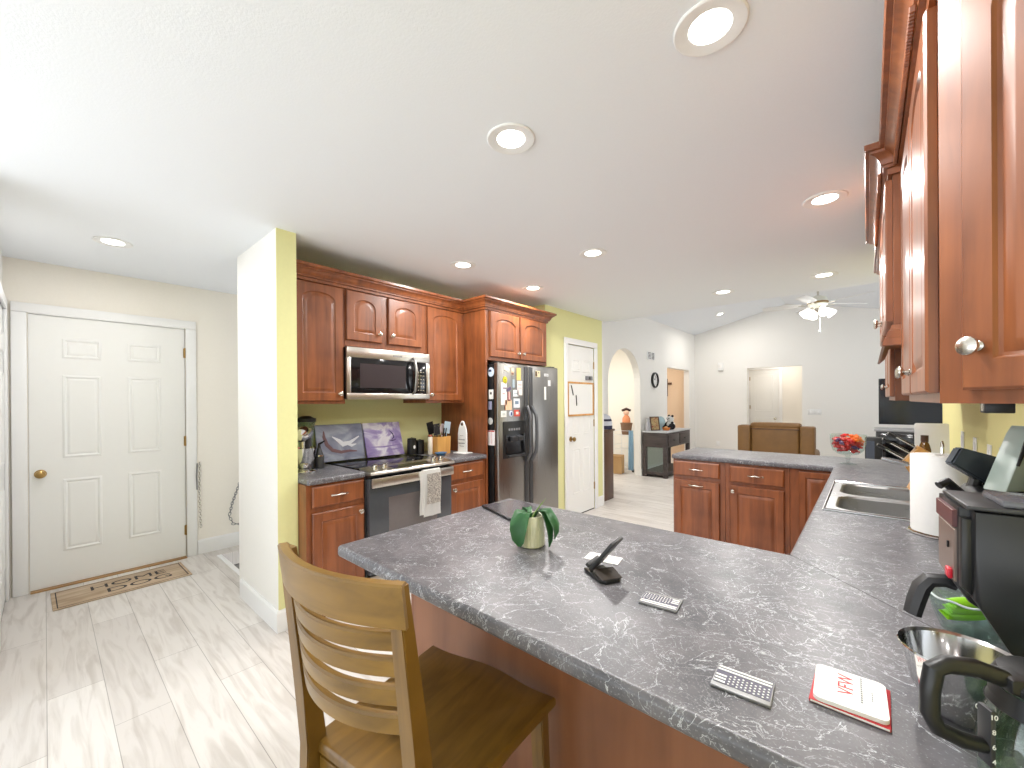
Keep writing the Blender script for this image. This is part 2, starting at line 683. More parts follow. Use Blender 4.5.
bm = new()
box(bm, EX - 0.1, 0.60, -2.4, 4.86, ZC, ZC + 0.1)
struct('ceiling', bm, M_CEIL, 'flat white textured kitchen ceiling with recessed lights', 'ceiling')
RIDX, RIDZ, RWX, RWZ = -1.3, 3.394, 2.3, 2.6
bm = new()
prism(bm, [(AX - 0.12, 2.934 - 0.03), (RIDX, RIDZ), (RWX, RWZ), (RWX, RWZ + 0.1), (RIDX, RIDZ + 0.1), (AX - 0.12, 3.004)], 4.98, FY + 0.12, 'y')
struct('ceiling.001', bm, M_CEIL, 'sloping white vaulted living room ceiling beyond the kitchen', 'ceiling')
bm = new()
prism(bm, [(AX - 0.12, ZC), (0.6, ZC), (RWX, ZC), (RWX, RWZ), (RIDX, RIDZ), (AX - 0.12, 2.934)], 4.862, 4.978, 'y')
struct('trim_1', bm, M_CEIL, 'white drop edge where the flat kitchen ceiling meets the vault', 'ceiling edge')

# entry wall with its doorway
bm = new()
box(bm, EX - 0.12, EX, -0.31, -0.075, 0, ZC)
box(bm, EX - 0.12, EX, 0.835, 3.3, -1.0, ZC)
box(bm, EX - 0.12, EX, -0.075, 0.835, 2.06, ZC)
struct('wall_entry', bm, M_CREAM, 'cream wall around the white six-panel entry door', 'wall')
bm = new()
box(bm, EX, -4.56, -0.31, -0.192, 0, ZC)
box(bm, -3.72, -3.0, -0.31, -0.192, 0, ZC)
box(bm, -4.56, -3.72, -0.31, -0.192, 2.06, ZC)
struct('wall_left', bm, M_WALL, 'white wall at the far left edge beside the entry door', 'wall')
# stub wall between entry and kitchen: white faces, yellow-green end and kitchen side
bm = new()
box(bm, -3.437, SX - 0.004, 0.922, 0.985, 0, ZC)
box(bm, -3.437, RX - 0.125, 0.985, 4.9, -1.0, ZC)
struct('wall_stub', bm, M_WALL, 'white wall stub between entry passage and range cabinets', 'wall')
bm = new()
box(bm, SX - 0.004, SX, 0.922, 1.037, 0, ZC)
box(bm, RX, SX - 0.004, 0.985, 1.037, 0, ZC)
box(bm, RX - 0.12, RX, 0.987, 4.86, 0, ZC)
struct('wall_range', bm, M_YELLOW, 'yellow-green wall behind the range and the end of the wall stub', 'wall')
# pantry closet
bm = new()
box(bm, RX, PX, 3.60, 3.70, 0, ZC)
box(bm, PX - 0.10, PX, 3.70, 4.015, 0, ZC)
box(bm, PX - 0.10, PX, 4.645, 4.86, 0, ZC)
box(bm, PX - 0.10, PX, 4.015, 4.645, 2.062, ZC)
struct('wall_pantry', bm, M_YELLOW, 'pale yellow-green pantry wall beside the refrigerator', 'wall')
bm = new()
box(bm, AX - 0.12, PX, 4.861, 4.90, 0, ZC)
struct('wall_pantry.001', bm, M_WALL, 'white back side of the pantry closet facing the living room', 'wall')
# arch wall
bm = new()
def arch_poly(y0, y1, sp, rise, n=20):
    c, hw = (y0 + y1) / 2, (y1 - y0) / 2
    return [(c + hw * math.cos(PI * (1 - i / n)), sp + rise * math.sin(PI * i / n)) for i in range(n + 1)]
A = arch_poly(5.94, 7.165, 1.70, 0.58)
box(bm, AX - 0.12, AX, 4.90, 5.94, 0, 2.934)
for (a, b) in zip(A, A[1:]):
    prism(bm, [a, b, (b[0], 2.934), (a[0], 2.934)], AX - 0.12, AX, 'x')
box(bm, AX - 0.12, AX, 7.165, 8.49, 0, 2.934)
box(bm, AX - 0.12, AX, 8.49, 9.87, 2.07, 2.934)
box(bm, AX - 0.12, AX, 9.87, FY + 0.12, 0, 2.934)
bmesh.ops.remove_doubles(bm, verts=bm.verts, dist=0.0005)
struct('wall_arch', bm, M_WALL, 'white living room wall with an arched opening and a square opening', 'wall')
# far gable wall
bm = new()
prism(bm, [(AX, 0), (-2.03, 0), (-2.03, 3.2115), (AX, 2.934)], FY, FY + 0.12, 'y')
prism(bm, [(-2.03, 2.08), (-1.03, 2.08), (-1.03, 3.334), (RIDX, RIDZ), (-2.03, 3.2115)], FY, FY + 0.12, 'y')
prism(bm, [(-1.03, 0), (RWX, 0), (RWX, RWZ), (-1.03, 3.334)], FY, FY + 0.12, 'y')
struct('wall_far', bm, M_WALL, 'white gable end wall of the living room with a doorway', 'wall')
bm = new()
box(bm, -2.45, -0.6, 11.55, 11.65, 0, 2.45)
box(bm, -2.35, -2.25, FY + 0.12, 11.55, 0, 2.45)
box(bm, -0.7, -0.6, FY + 0.12, 11.55, 0, 2.45)
box(bm, -2.45, -0.6, FY + 0.12, 11.65, 2.45, 2.5)
struct('wall_hall', bm, M_CREAM, 'beige hall walls seen through the far doorway', 'wall')
# rooms behind the arch and behind the square opening
bm = new()
box(bm, -5.2, -5.1, 4.9, 8.2, 0, 2.6)
box(bm, -5.2, AX - 0.12, 8.0, 8.1, 0, 2.6)
box(bm, -5.2, AX - 0.30, 4.9, 5.0, 0, 2.6)
box(bm, -5.2, AX - 0.12, 4.9, 8.1, 2.6, 2.7)
struct('wall_side', bm, M_CREAM, 'cream walls of the room seen through the arch', 'wall')
M_TAN = mat('tan_wall_paint', (236, 212, 184), 0.85, var=0.02)
bm = new()
box(bm, -4.9, -4.8, 8.2, 10.6, 0, 2.5)
box(bm, -4.9, AX - 0.125, 10.0, 10.1, 0, 2.5)
box(bm, -4.9, AX - 0.125, 8.2, 10.6, 2.5, 2.56)
struct('wall_side.001', bm, M_TAN, 'tan hall wall seen through the square opening behind the console', 'wall')
area_light('hall_fill', (-4.0, 9.2, 2.45), (0, 0, 0), 0.5, 10, (1.0, 0.93, 0.84))  # unseen fill light added to brighten the tan hall
area_light('arch_room_fill', (-4.1, 6.6, 2.55), (0, 0, 0), 0.6, 26, (1.0, 0.98, 0.92))  # added fill, no fixture: keeps the cream room beyond the arch bright
area_light('far_hall_fill', (-1.5, 11.0, 2.42), (0, 0, 0), 0.4, 6.5, (1.0, 0.93, 0.84))  # fill light without a fixture, added to brighten the far hall
# right kitchen wall
bm = new()
box(bm, WX, WX + 0.12, -2.0, 4.78, 0, ZC)
struct('wall_right', bm, mat('pale_yellow_wall_paint', (234, 226, 160), 0.8, scale=50, var=0.03), 'pale yellow wall behind the sink counter', 'wall')

bm = new()  # out-of-view wall added to cut the light from the open right side
box(bm, RWX, RWX + 0.12, 4.98, 5.8, 0, RWZ)
box(bm, RWX, RWX + 0.12, 9.2, FY + 0.12, 0, RWZ)
box(bm, RWX, RWX + 0.12, 5.8, 9.2, 0, 0.2)
box(bm, RWX, RWX + 0.12, 5.8, 9.2, 2.2, RWZ)
box(bm, 0.575, RWX, 4.86, 4.9, 0, ZC)
struct('wall_daylight_cut', bm, M_WALL, 'unseen white wall with a wide gap, added on the right to cut daylight in the living room', 'wall')
# baseboards
BB = [(0, 0), (0.014, 0), (0.014, 0.115), (0.008, 0.13), (0, 0.13)]
def baseboard(name, path, label):
    b = new()
    moulding(b, path, BB)
    struct(name, b, M_TRIM, label, 'baseboard')
baseboard('baseboard_stub', [(RX - 0.2, 0.922), (SX, 0.922), (SX, 1.036)], 'white baseboard wrapping the wall stub')
bpy.data.objects['baseboard_stub'].location = (0, 0, 0)
baseboard('baseboard_entry', [(EX, 0.915), (EX, 1.60)], 'white baseboard right of the entry door')
baseboard('baseboard_pantry', [(PX, 4.72), (PX, 4.861)], 'white baseboard right of the pantry door')
baseboard('baseboard_arch', [(AX, 7.165), (AX, 8.49)], 'white baseboard along the arch wall behind the console')
baseboard('baseboard_left', [(-3.0, -0.192), (-3.63, -0.192)], 'white baseboard along the wall at the far left')
baseboard('baseboard_far', [(AX, FY), (-2.1, FY)], 'white baseboard along the far gable wall')

# stairs going down behind the stub wall
bm = new()
for i in range(4):
    box(bm, -4.45, -3.437, 1.055 + i * 0.26, 1.055 + (i + 1) * 0.26, -0.19 * (i + 1) - 0.1, -0.19 * (i + 1))
box(bm, EX, -4.45, 1.03, 3.2, -1.0, -0.13)
stairs = make('stairs', bm, mat('grey_stair_carpet', (150, 146, 142), 0.95, scale=200, bump=0.4), smooth=False)
tag(stairs, 'grey steps going down behind the white wall stub', 'stairs', kind='structure')
bm = new()
box(bm, -4.45, -3.437, 1.018, 1.054, -0.03, 0.006, 0.004)
struct('trim_2', bm, M_TRIM, 'white nosing board at the top of the steps', 'trim')
bm = new()
box(bm, EX + 0.001, EX + 0.05, 1.035, 1.6, -0.128, -0.002, 0.003)
struct('trim_3', bm, mat('dark_stair_skirt', (92, 86, 84), 0.6), 'dark skirt board under the baseboard beside the steps', 'trim')


# ---------------------------------------------------------------- doors
def sunk_panels(bm, xs, zs, y, dep=0.006):
    for x0, x1 in xs:
        for z0, z1 in zs:
            w_, h_ = x1 - x0, z1 - z0
            def rl(mg, yy): return [(x0 + mg, yy, z0 + mg), (x1 - mg, yy, z0 + mg), (x1 - mg, yy, z1 - mg), (x0 + mg, yy, z1 - mg)]
            loft(bm, [rl(-0.004, y + 0.002), rl(-0.004, y), rl(0.004, y - 0.006), rl(0.010, y - 0.008), rl(0.022, y + 0.0005), rl(0.036, y - 0.006), rl(0.038, y - 0.006)], True, True)


def panel_door(name, loc, rz, w_, h_, cols, rows, knob, hinges, label, casing=True, jamb=0.10, thick=0.035, kmat=None, lock=None):
    """a slab with moulded panels; local x along the wall, front to -y"""
    r = root(name, loc, label, 'door', rz, kind='structure')
    b = new()
    box(b, 0, w_, 0.0, thick, 0.012, h_, 0.002, seg=1)
    sunk_panels(b, cols, rows, 0.0)
    make('door_slab', b, M_DOOR, r)
    if casing:
        b = new()
        cp = [(0.0, 0), (0.0, 0.075)]
        g = 0.006
        for x0, x1, z0, z1 in ((-0.08, -g, 0, h_ + 0.0075), (w_ + g, w_ + 0.08, 0, h_ + 0.0075), (-0.08, w_ + 0.08, h_ + 0.008, h_ + 0.078)):
            box(b, x0, x1, -0.018, -0.0005, z0, z1, 0.005)
        make('casing', b, M_TRIM, r)
        b = new()
        box(b, -0.003, w_ + 0.003, thick + 0.001, thick + 0.012, 0.0, h_ + 0.012)  # backing plate added to block light leaking round the slab
        make('door_stop', b, M_TRIM, r)
    b = new()
    Mx = Matrix.Translation((knob[0], -0.001, knob[1])) @ Euler((PI / 2, 0, 0)).to_matrix().to_4x4()
    lathe(b, [(0, 0), (0.032, 0), (0.032, 0.004), (0.014, 0.008), (0.011, 0.024), (0.016, 0.032), (0.027, 0.044), (0.026, 0.056), (0.016, 0.064), (0.006, 0.066), (0.006, 0.064), (0, 0.064)], 20, Mx)
    make('door_knob', b, kmat or M_BRASS, r)
    for hz in hinges:
        b = new()
        hx = w_ + 0.001 if knob[0] < w_ / 2 else -0.001
        tube(b, [(hx, -0.004, hz - 0.045), (hx, -0.004, hz + 0.045)], 0.006, 8)
        box(b, hx - 0.012, hx + 0.012, -0.003, -0.0005, hz - 0.042, hz + 0.042)
        make('hinge', b, M_BRASS, r)
    return r


C6 = [(0.17, 0.375), (0.535, 0.74)]
panel_door('door_1', (EX + 0.005, -0.078, 0.0), PI / 2, 0.908, 2.045, C6, [(0.265, 0.806), (0.975, 1.60), (1.735, 1.88)], (0.055, 0.865), (0.246, 1.045, 1.833),
           'white six-panel entry door with a brass knob behind the doormat')
CP = [(0.10, 0.26), (0.34, 0.50)]
panel_door('door_2', (PX + 0.003, 4.03, 0.0), PI / 2, 0.60, 2.045, CP, [(0.265, 0.806), (0.975, 1.60), (1.735, 1.88)], (0.06, 0.93), (0.30, 1.10, 1.83),
           'narrow white six-panel pantry door with a whiteboard hung on it')
b = new()
box(b, PX - 0.004, PX + 0.001, 4.03, 4.63, 0.0005, 0.010)  # shade of the gap under the door, put in as a black strip
struct('trim_4', b, M_BLACK, 'black strip standing for the shade in the gap under the pantry door', 'trim')
panel_door('door_3', (-4.54, -0.189, 0.0), PI, 0.001 + 0.80, 2.045, [(0.12, 0.35), (0.45, 0.68)], [(0.265, 0.806), (0.975, 1.60), (1.735, 1.88)], (0.74, 0.93), (0.3, 1.8),
           'white door in the wall at the far left edge')
bpy.data.objects['door_3'].location = (-3.74, -0.189, 0.0)
for ch in [c for c in bpy.data.objects['door_3'].children if c.name.startswith(('hinge', 'door_knob'))]:
    bpy.data.objects.remove(ch)
panel_door('door_4', (-2.22, 11.545, 0.0), 0, 0.60, 2.10, [(0.10, 0.50)], [(0.2, 0.95), (1.10, 1.98)], (0.53, 0.92), (0.3, 1.2, 1.9), 'white two-panel door at the end of the far hall', kmat=M_NICKEL)
# threshold of the entry door
b = new()
box(b, EX - 0.01, EX + 0.045, -0.075, 0.832, 0.0005, 0.011, 0.003)
struct('trim_5', b, wood('oak_threshold', (150, 108, 58), (186, 142, 88), stretch=(20, 3, 20)), 'oak threshold strip under the entry door', 'threshold')

# ---------------------------------------------------------------- recessed ceiling lights
CANS = [((-0.333, 1.243), 'large round recessed light nearest the camera at the top edge'), ((-1.078, 1.239), 'round recessed light alone in the middle of the ceiling'),
        ((-0.168, 2.71), 'round recessed light near the right wall cabinets over the sink'), ((-3.704, 0.299), 'round recessed light in front of the entry door'),
        ((-2.354, 2.131), 'round recessed light in front of the microwave cabinets'), ((-1.477, 2.581), 'round recessed light between kitchen centre and refrigerator'),
        ((-2.351, 3.001), 'round recessed light in front of the refrigerator cabinet'), ((-1.066, 4.369), 'round recessed light at the ceiling edge left of the fan'),
        ((-0.279, 4.359), 'round recessed light at the ceiling edge above the fan')]
for i, ((x, y), lab) in enumerate(CANS):
    if i == 0:
        r = root('recessed_light', (x, y, ZC), lab, 'ceiling light', group='recessed lights in the kitchen ceiling')
        b = new()
        lathe(b, [(0.097, -0.0005), (0.097, -0.004), (0.093, -0.007), (0.085, -0.007), (0.06, -0.002), (0.056, -0.0015)], 40)
        make('trim_ring', b, mat('lamp_trim', (236, 236, 235), 0.5), r)
        b = new()
        lathe(b, [(0, -0.003), (0.056, -0.0025), (0.056, -0.0012), (0, -0.0012)], 40)
        make('lens', b, M_LENS, r)
        first = r
    else:
        r = copy_tree(first)
        r.location = (x, y, ZC)
        r['label'] = lab
    area_light('can_glow', (x, y, ZC - 0.012), (0, 0, 0), 0.15, CAN_POWER * (0.6 if i == 3 else 1.0), (1.0, 0.985, 0.965))
slope = math.atan2(RIDZ - 2.934, RIDX - AX)
r = copy_tree(first)
r.location = (-2.29, 9.15, 3.146)
r.rotation_euler = (0, -slope, 0)
r['label'] = 'small recessed light in the sloping living room ceiling'
r['group'] = 'recessed lights in the vault'
area_light('can_glow', (-2.28, 9.15, 3.12), (0, -slope, 0), 0.11, CAN_POWER * 1.5, (1.0, 0.96, 0.90))
# ================================================================ COUNTERTOPS
def counter_bm(cells, hole=None, z0=0.877, z1=0.915, corner=0.02):
    """cells: list of XY rectangles merged into one slab, with an optional rectangular hole"""
    xs = sorted({v for c in cells for v in c[:2]} | (set(hole[:2]) if hole else set()))
    ys = sorted({v for c in cells for v in c[2:]} | (set(hole[2:]) if hole else set()))
    b = new()
    vm = {}
    def vv(x, y):
        if (x, y) not in vm: vm[(x, y)] = b.verts.new((x, y, z1))
        return vm[(x, y)]
    for xa, xb in zip(xs, xs[1:]):
        for ya, yb in zip(ys, ys[1:]):
            cx, cy = (xa + xb) / 2, (ya + yb) / 2
            if not any(c[0] < cx < c[1] and c[2] < cy < c[3] for c in cells): continue
            if hole and hole[0] < cx < hole[1] and hole[2] < cy < hole[3]: continue
            b.faces.new([vv(xa, ya), vv(xb, ya), vv(xb, yb), vv(xa, yb)])
    r = bmesh.ops.extrude_face_region(b, geom=b.faces[:])
    ex = [g for g in r['geom'] if isinstance(g, bmesh.types.BMVert)]
    for g in ex: g.co.z = z0
    bmesh.ops.recalc_face_normals(b, faces=b.faces[:])
    def inhole(v): return hole and hole[0] - 1e-4 <= v.co.x <= hole[1] + 1e-4 and hole[2] - 1e-4 <= v.co.y <= hole[3] + 1e-4
    es = []
    for e in b.edges:
        if len(e.link_faces) != 2 or all(inhole(v) for v in e.verts): continue
        if all(v.co.z > z1 - 1e-4 for v in e.verts) and e.calc_face_angle(0) > 1.0: es.append(e)
        elif all(v.co.z < z0 + 1e-4 for v in e.verts) and e.calc_face_angle(0) > 1.0: es.append(e)
        elif abs(e.verts[0].co.z - e.verts[1].co.z) > 0.02 and e.calc_face_angle_signed(0) > 1.0: es.append(e)
    bmesh.ops.bevel(b, geom=es, offset=0.012, segments=4, affect='EDGES', profile=0.5)
    return b


SINK = (-0.126, 0.376, 2.185, 2.895)
ct = make('countertop', counter_bm([(-1.313, WX - 0.002, 0.626, 1.4775), (-0.183, WX - 0.002, 1.4775, 3.585), (-1.293, WX - 0.002, 3.585, 4.24)], SINK), M_COUNTER)
tag(ct, 'U-shaped slate grey veined countertop of the peninsulas and sink run', 'countertop')
b = new()
tube(b, [(-0.186, 1.481, 0.9146), (WX - 0.02, 0.843, 0.9146)], 0.0011, 6)
make('seam', b, M_DGREY, ct, label='thin mitred seam line')
ct2 = make('countertop', counter_bm([(RX + 0.002, -2.545, 1.04, 1.420)]), M_COUNTER)
tag(ct2, 'short slate grey countertop left of the range', 'countertop')
ct3 = make('countertop', counter_bm([(RX + 0.002, -2.545, 2.147, 2.576)]), M_COUNTER)
tag(ct3, 'short slate grey countertop between range and refrigerator panel', 'countertop')

# ================================================================ CABINETS
TOPB = 0.876
XF = -2.57
cabinet('base_cabinet', 'cherry base cabinet with one drawer and door left of the range', (XF, 1.04, 0), PI / 2, 0.378, 0.60, 0, TOPB,
        [(0.03, 0.368, 0.115, 0.700, 0, 0.338, 0.66)], [(0.03, 0.368, 0.735, 0.862)], True)
cabinet('base_cabinet', 'cherry base cabinet with one drawer and door right of the range', (XF, 2.147, 0), PI / 2, 0.428, 0.60, 0, TOPB,
        [(0.014, 0.388, 0.115, 0.700, 0, 0.044, 0.66)], [(0.014, 0.388, 0.735, 0.862)], True)
UZ0, UZ1 = 1.372, 2.235
cabinet('wall_cabinet', 'tall cherry wall cabinet left of the microwave with one arched door', (-2.84, 1.04, 0), PI / 2, 0.385, 0.335, UZ0, UZ1,
        [(0.03, 0.365, UZ0 + 0.02, 2.195, 0.06, 0.335, UZ0 + 0.07)])
cabinet('wall_cabinet', 'short cherry wall cabinet with two arched doors above the microwave', (-2.84, 1.427, 0), PI / 2, 0.708, 0.335, 1.790, UZ1,
        [(0.005, 0.290, 1.835, 2.195, 0.07, 0.262, 1.90), (0.345, 0.655, 1.835, 2.195, 0.07, 0.373, 1.90)])
cabinet('wall_cabinet', 'tall cherry wall cabinet right of the microwave with one arched door', (-2.84, 2.137, 0), PI / 2, 0.438, 0.335, UZ0, UZ1,
        [(0.012, 0.395, UZ0 + 0.02, 2.195, 0.06, 0.042, UZ0 + 0.07)])
cabinet('refrigerator_cabinet', 'cherry cabinet with two arched doors above the refrigerator', (-2.56, 2.601, 0), PI / 2, 0.892, 0.615, 1.752, UZ1,
        [(0.03, 0.428, 1.785, 2.195, 0.07, 0.40, 1.84), (0.446, 0.860, 1.785, 2.195, 0.07, 0.476, 1.84)])
b = new()
box(b, RX + 0.002, -2.56, 2.577, 2.600, 0, UZ1, 0.001, seg=1)
tag(make('refrigerator_side_panel', b, M_CHERRY), 'tall cherry panel standing left of the refrigerator', 'panel')
CROWN = [(0, 2.236), (0.012, 2.203), (0.014, 2.222), (0.026, 2.224), (0.027, 2.234), (0.033, 2.236), (0.035, 2.244), (0.040, 2.256), (0.050, 2.267), (0.062, 2.273), (0.063, 2.281), (0.075, 2.283), (0.078, 2.288), (0.078, 2.304), (0, 2.304)]
CROWN[0] = (0.001, 2.203)
b = new()
moulding(b, [(-2.84, 1.04), (-2.84, 2.577), (-2.56, 2.577), (-2.56, 3.493), (-2.655, 3.493)], CROWN)
tag(make('crown_moulding', b, M_CHERRY, ang=0.4), 'stepped cherry crown moulding over the range wall cabinets', 'moulding')

# right wall: tall pair, bumped-out short pair over the sink, far one, and the angled end cabinet
cabinet('wall_cabinet', 'tall cherry wall cabinet with two arched doors on the right wall, seen edge-on', (0.11, 2.045, 0), -PI / 2, 0.842, 0.338, UZ0, UZ1,
        [(0.015, 0.412, UZ0 + 0.022, 2.195, 0.06, 0.385, UZ0 + 0.085), (0.432, 0.828, UZ0 + 0.022, 2.195, 0.06, 0.462, UZ0 + 0.085)])
cabinet('wall_cabinet', 'short bumped-out cherry cabinet above the sink on the right wall', (0.07, 3.065, 0), -PI / 2, 1.015, 0.378, 1.655, UZ1,
        [(0.02, 0.49, 1.67, 2.195, 0.06, 0.46, 1.73), (0.52, 0.995, 1.67, 2.195, 0.06, 0.55, 1.73)])
cabinet('wall_cabinet', 'farthest cherry wall cabinet on the right wall beyond the sink', (0.11, 3.92, 0), -PI / 2, 0.85, 0.338, UZ0, UZ1,
        [(0.02, 0.41, UZ0 + 0.022, 2.195, 0.06, 0.38, UZ0 + 0.085), (0.43, 0.83, UZ0 + 0.022, 2.195, 0.06, 0.46, UZ0 + 0.085)])
r = root('angled_wall_cabinet', (0.11, 1.2, 0), 'angled cherry end cabinet with a large nickel knob, nearest at right', 'cabinet', -PI / 4)
b = new()
prism(b, [(0, 0), (0.481, 0), (0.241, 0.239)], UZ0, UZ1)
make('body', b, M_CHERRY, r, smooth=False)
d = make('door', door_bm(0.378, 2.195 - 1.398, 0.06, stile=0.05, rail=0.055), M_CHERRY, r, (0.052, -0.001, 1.398))
make('knob', knob_bm(0.030, 0.080, -0.0195, 0.018), M_NICKEL, d)
b = new()
RC = [(0.11, 3.92), (0.11, 3.068), (0.07, 3.068), (0.07, 2.047), (0.11, 2.047), (0.11, 1.2), (0.448, 0.862)]
moulding(b, RC, CROWN)
cm = tag(make('crown_moulding', b, M_CHERRY, ang=0.4), 'stepped cherry crown moulding over the right wall cabinets', 'moulding')
b = new()
for p, q in zip(RC, RC[1:]):
    P, Q = Vector((p[0], p[1], 0)), Vector((q[0], q[1], 0))
    L = (Q - P).length
    if L < 0.3: continue
    dr = (Q - P) / L
    nn = Vector((dr.y, -dr.x, 0))
    k = int(L / 0.012)
    for i in range(3, k - 3):
        c = P + dr * (L * i / k) + nn * 0.034
        box(b, -0.004, 0.004, -0.006, 0.006, -0.007, 0.007, 0.002, M=Matrix.Translation((c.x, c.y, 2.231)) @ Euler((0, 0.5, math.atan2(dr.y, dr.x))).to_matrix().to_4x4(), seg=1)
make('rope_trim', b, M_CHERRY, cm)
b = new()
moulding(b, [(0.07, 3.064), (0.07, 2.051), (0.108, 2.051)], [(0, 1.654), (0.004, 1.654), (0.010, 1.634), (0.015, 1.632), (0.020, 1.606), (0.025, 1.604), (0.031, 1.578), (0.024, 1.574), (0.0, 1.60)])
tag(make('light_rail_moulding', b, M_CHERRY, ang=0.4), 'flared cherry moulding under the short sink cabinet', 'moulding')

# far peninsula
cabinet('base_cabinet', 'cherry base cabinet at the left end of the far peninsula', (-1.285, 3.61, 0), 0, 0.410, 0.60, 0, TOPB,
        [(0.012, 0.372, 0.115, 0.700, 0, None, 0)], [(0.012, 0.372, 0.738, 0.860)], True)
fb = bpy.context.scene.objects
fr = [o for o in COL.objects if o.name.startswith('base_cabinet')][-1]
dr_ = [o for o in fr.children if o.name.startswith('door')][0]
make('pull', pull_bm(0.18, 0.55, -0.0195), M_NICKEL, dr_)
cabinet('base_cabinet', 'cherry base cabinet in the middle of the far peninsula', (-0.872, 3.61, 0), 0, 0.432, 0.60, 0, TOPB,
        [(0.035, 0.400, 0.115, 0.700, 0, 0.062, 0.66)], [(0.035, 0.400, 0.730, 0.856)], True)
cabinet('base_cabinet', 'cherry corner cabinet of the far peninsula next to the sink run', (-0.437, 3.61, 0), 0, 0.26, 0.60, 0, TOPB,
        [(0.055, 0.25, 0.115, 0.860, 0, None, 0)], [], True)
# sink run
cabinet('sink_base_cabinet', 'cherry sink base cabinet under the right wall counter', (-0.150, 3.60, 0), -PI / 2, 1.42, 0.59, 0, 0.66,
        [(0.10, 0.68, 0.115, 0.63, 0, 0.65, 0.58), (0.72, 1.30, 0.115, 0.63, 0, 0.75, 0.58)], [], True)
# near peninsula
r = root('peninsula_base', (0, 0, 0), 'reddish wood panelled base under the near peninsula countertop', 'cabinet')
b = new()
box(b, -1.268, WX - 0.01, 0.912, 1.44, 0.0, TOPB)
make('body', b, M_CHERRY, r)
b = new()
box(b, -1.272, WX - 0.012, 0.895, 0.9115, 0.0, TOPB - 0.001, 0.001, seg=1)
make('back_panel', b, M_PANEL, r)
b = new()
box(b, -1.288, -1.2685, 0.895, 1.44, 0.0, TOPB - 0.001, 0.002, seg=1)
make('end_panel', b, M_CHERRY, r)
b = new()
moulding(b, [(-1.288, 1.44), (-1.288, 0.895), (WX - 0.012, 0.895)][::-1] and [(-1.27, 0.8945), (WX - 0.012, 0.8945)], [(0, 0), (0.012, 0), (0.012, 0.08), (0, 0.09)])
make('base_strip', b, M_PANEL, r)


# ================================================================ SINK
def rr(cx, cy, hx, hy, rad, z, n=6):
    pts = []
    for qx, qy, a0 in ((1, 1, 0), (-1, 1, PI / 2), (-1, -1, PI), (1, -1, 1.5 * PI)):
        for i in range(n + 1):
            a = a0 + PI / 2 * i / n
            pts.append((cx + qx * (hx - rad) + rad * math.cos(a), cy + qy * (hy - rad) + rad * math.sin(a), z))
    return pts


r = root('kitchen_sink', (0.122, 2.540, 0.9155), 'stainless steel double bowl sink set into the right counter', 'sink')
b = new()
for s in (-1, 1):
    cy = s * 0.195
    hx, hy = 0.272, 0.195
    loft(b, [rr(0, cy, hx, hy, 0.002, 0.0), rr(0, cy, hx - 0.001, hy, 0.002, 0.004), rr(0.0, s * 0.182, 0.232, 0.160, 0.07, 0.004),
             rr(0.0, s * 0.182, 0.226, 0.154, 0.07, -0.004), rr(0.0, s * 0.182, 0.222, 0.150, 0.07, -0.15), rr(0.0, s * 0.182, 0.19, 0.12, 0.06, -0.175),
             rr(0.0, s * 0.182, 0.03, 0.03, 0.029, -0.180)], False, True)
make('basin', b, make_steel('sink_steel', (200, 200, 200), 0), r)
for s in (-1, 1):
    b = new()
    lathe(b, [(0, 0.0), (0.018, 0.0), (0.034, 0.004), (0.042, 0.004), (0.044, 0.0)], 20, Matrix.Translation((0.0, s * 0.182, -0.179)))
    make('drain', b, M_CHROME, r)
b = new()
tube(b, [(-0.264, -0.380, 0.0055), (-0.264, 0.380, 0.0055), (0.264, 0.380, 0.0055), (0.264, -0.380, 0.0055)], 0.004, 6, closed=True)
make('rim', b, M_CHROME, r)
# faucet at the back of the sink
r = root('faucet', (0.415, 2.54, 0.9155), 'chrome single lever faucet at the back of the sink', 'faucet')
b = new()
lathe(b, [(0, 0), (0.028, 0), (0.026, 0.012), (0.016, 0.02), (0.015, 0.11), (0.0, 0.115)], 18)
make('base', b, M_CHROME, r)
b = new()
tube(b, [(0, 0, 0.06), (-0.06, 0, 0.13), (-0.13, 0, 0.15), (-0.19, 0, 0.13), (-0.20, 0, 0.10)], [0.014, 0.012, 0.011, 0.011, 0.012], 12)
make('spout', b, M_CHROME, r)
b = new()
tube(b, [(0, 0, 0.11), (0.01, 0, 0.15), (-0.03, 0, 0.19)], [0.008, 0.008, 0.006], 10)
make('lever', b, M_CHROME, r)
# ================================================================ RANGE  (local: x along the wall, front to -y; world front faces +X)
RW = 0.722
r = root('range', (-2.545, 1.422, 0), 'black and stainless slide-in electric range between the short countertops', 'stove', PI / 2)
b = new()
box(b, 0, RW, 0.02, 0.62, 0.02, 0.895, 0.003)
box(b, 0.03, RW - 0.03, 0.06, 0.60, 0.0, 0.03)
make('body', b, M_DGREY, r)
b = new()
box(b, 0.004, RW - 0.004, 0.04, 0.632, 0.8955, 0.921, 0.004)
make('glass_cooktop', b, M_BLACKG, r)
for cx, cy, rr_ in ((0.19, 0.20, 0.10), (0.54, 0.20, 0.085), (0.19, 0.47, 0.08), (0.54, 0.47, 0.10)):
    b = new()
    for q in (rr_,):
        lathe(b, [(q - 0.002, 0), (q - 0.002, 0.0004), (q, 0.0004), (q, 0)], 36, Matrix.Translation((cx, cy, 0.9212)))
    make('burner_ring', b, M_GREY, r)
b = new()
prism(b, [(0.10, 0.922), (0.10, 0.9285), (-0.055, 0.912), (-0.062, 0.905), (-0.055, 0.892), (0.0, 0.885)], -0.002, RW + 0.002, 'x', bev=0.002)
make('control_panel', b, M_STEELH, r)
b = new()
prism(b, [(0.0, 0.884), (-0.055, 0.891), (-0.035, 0.874), (0.0, 0.868)], 0.0, RW, 'x')
make('black_trim', b, M_BLACK, r)
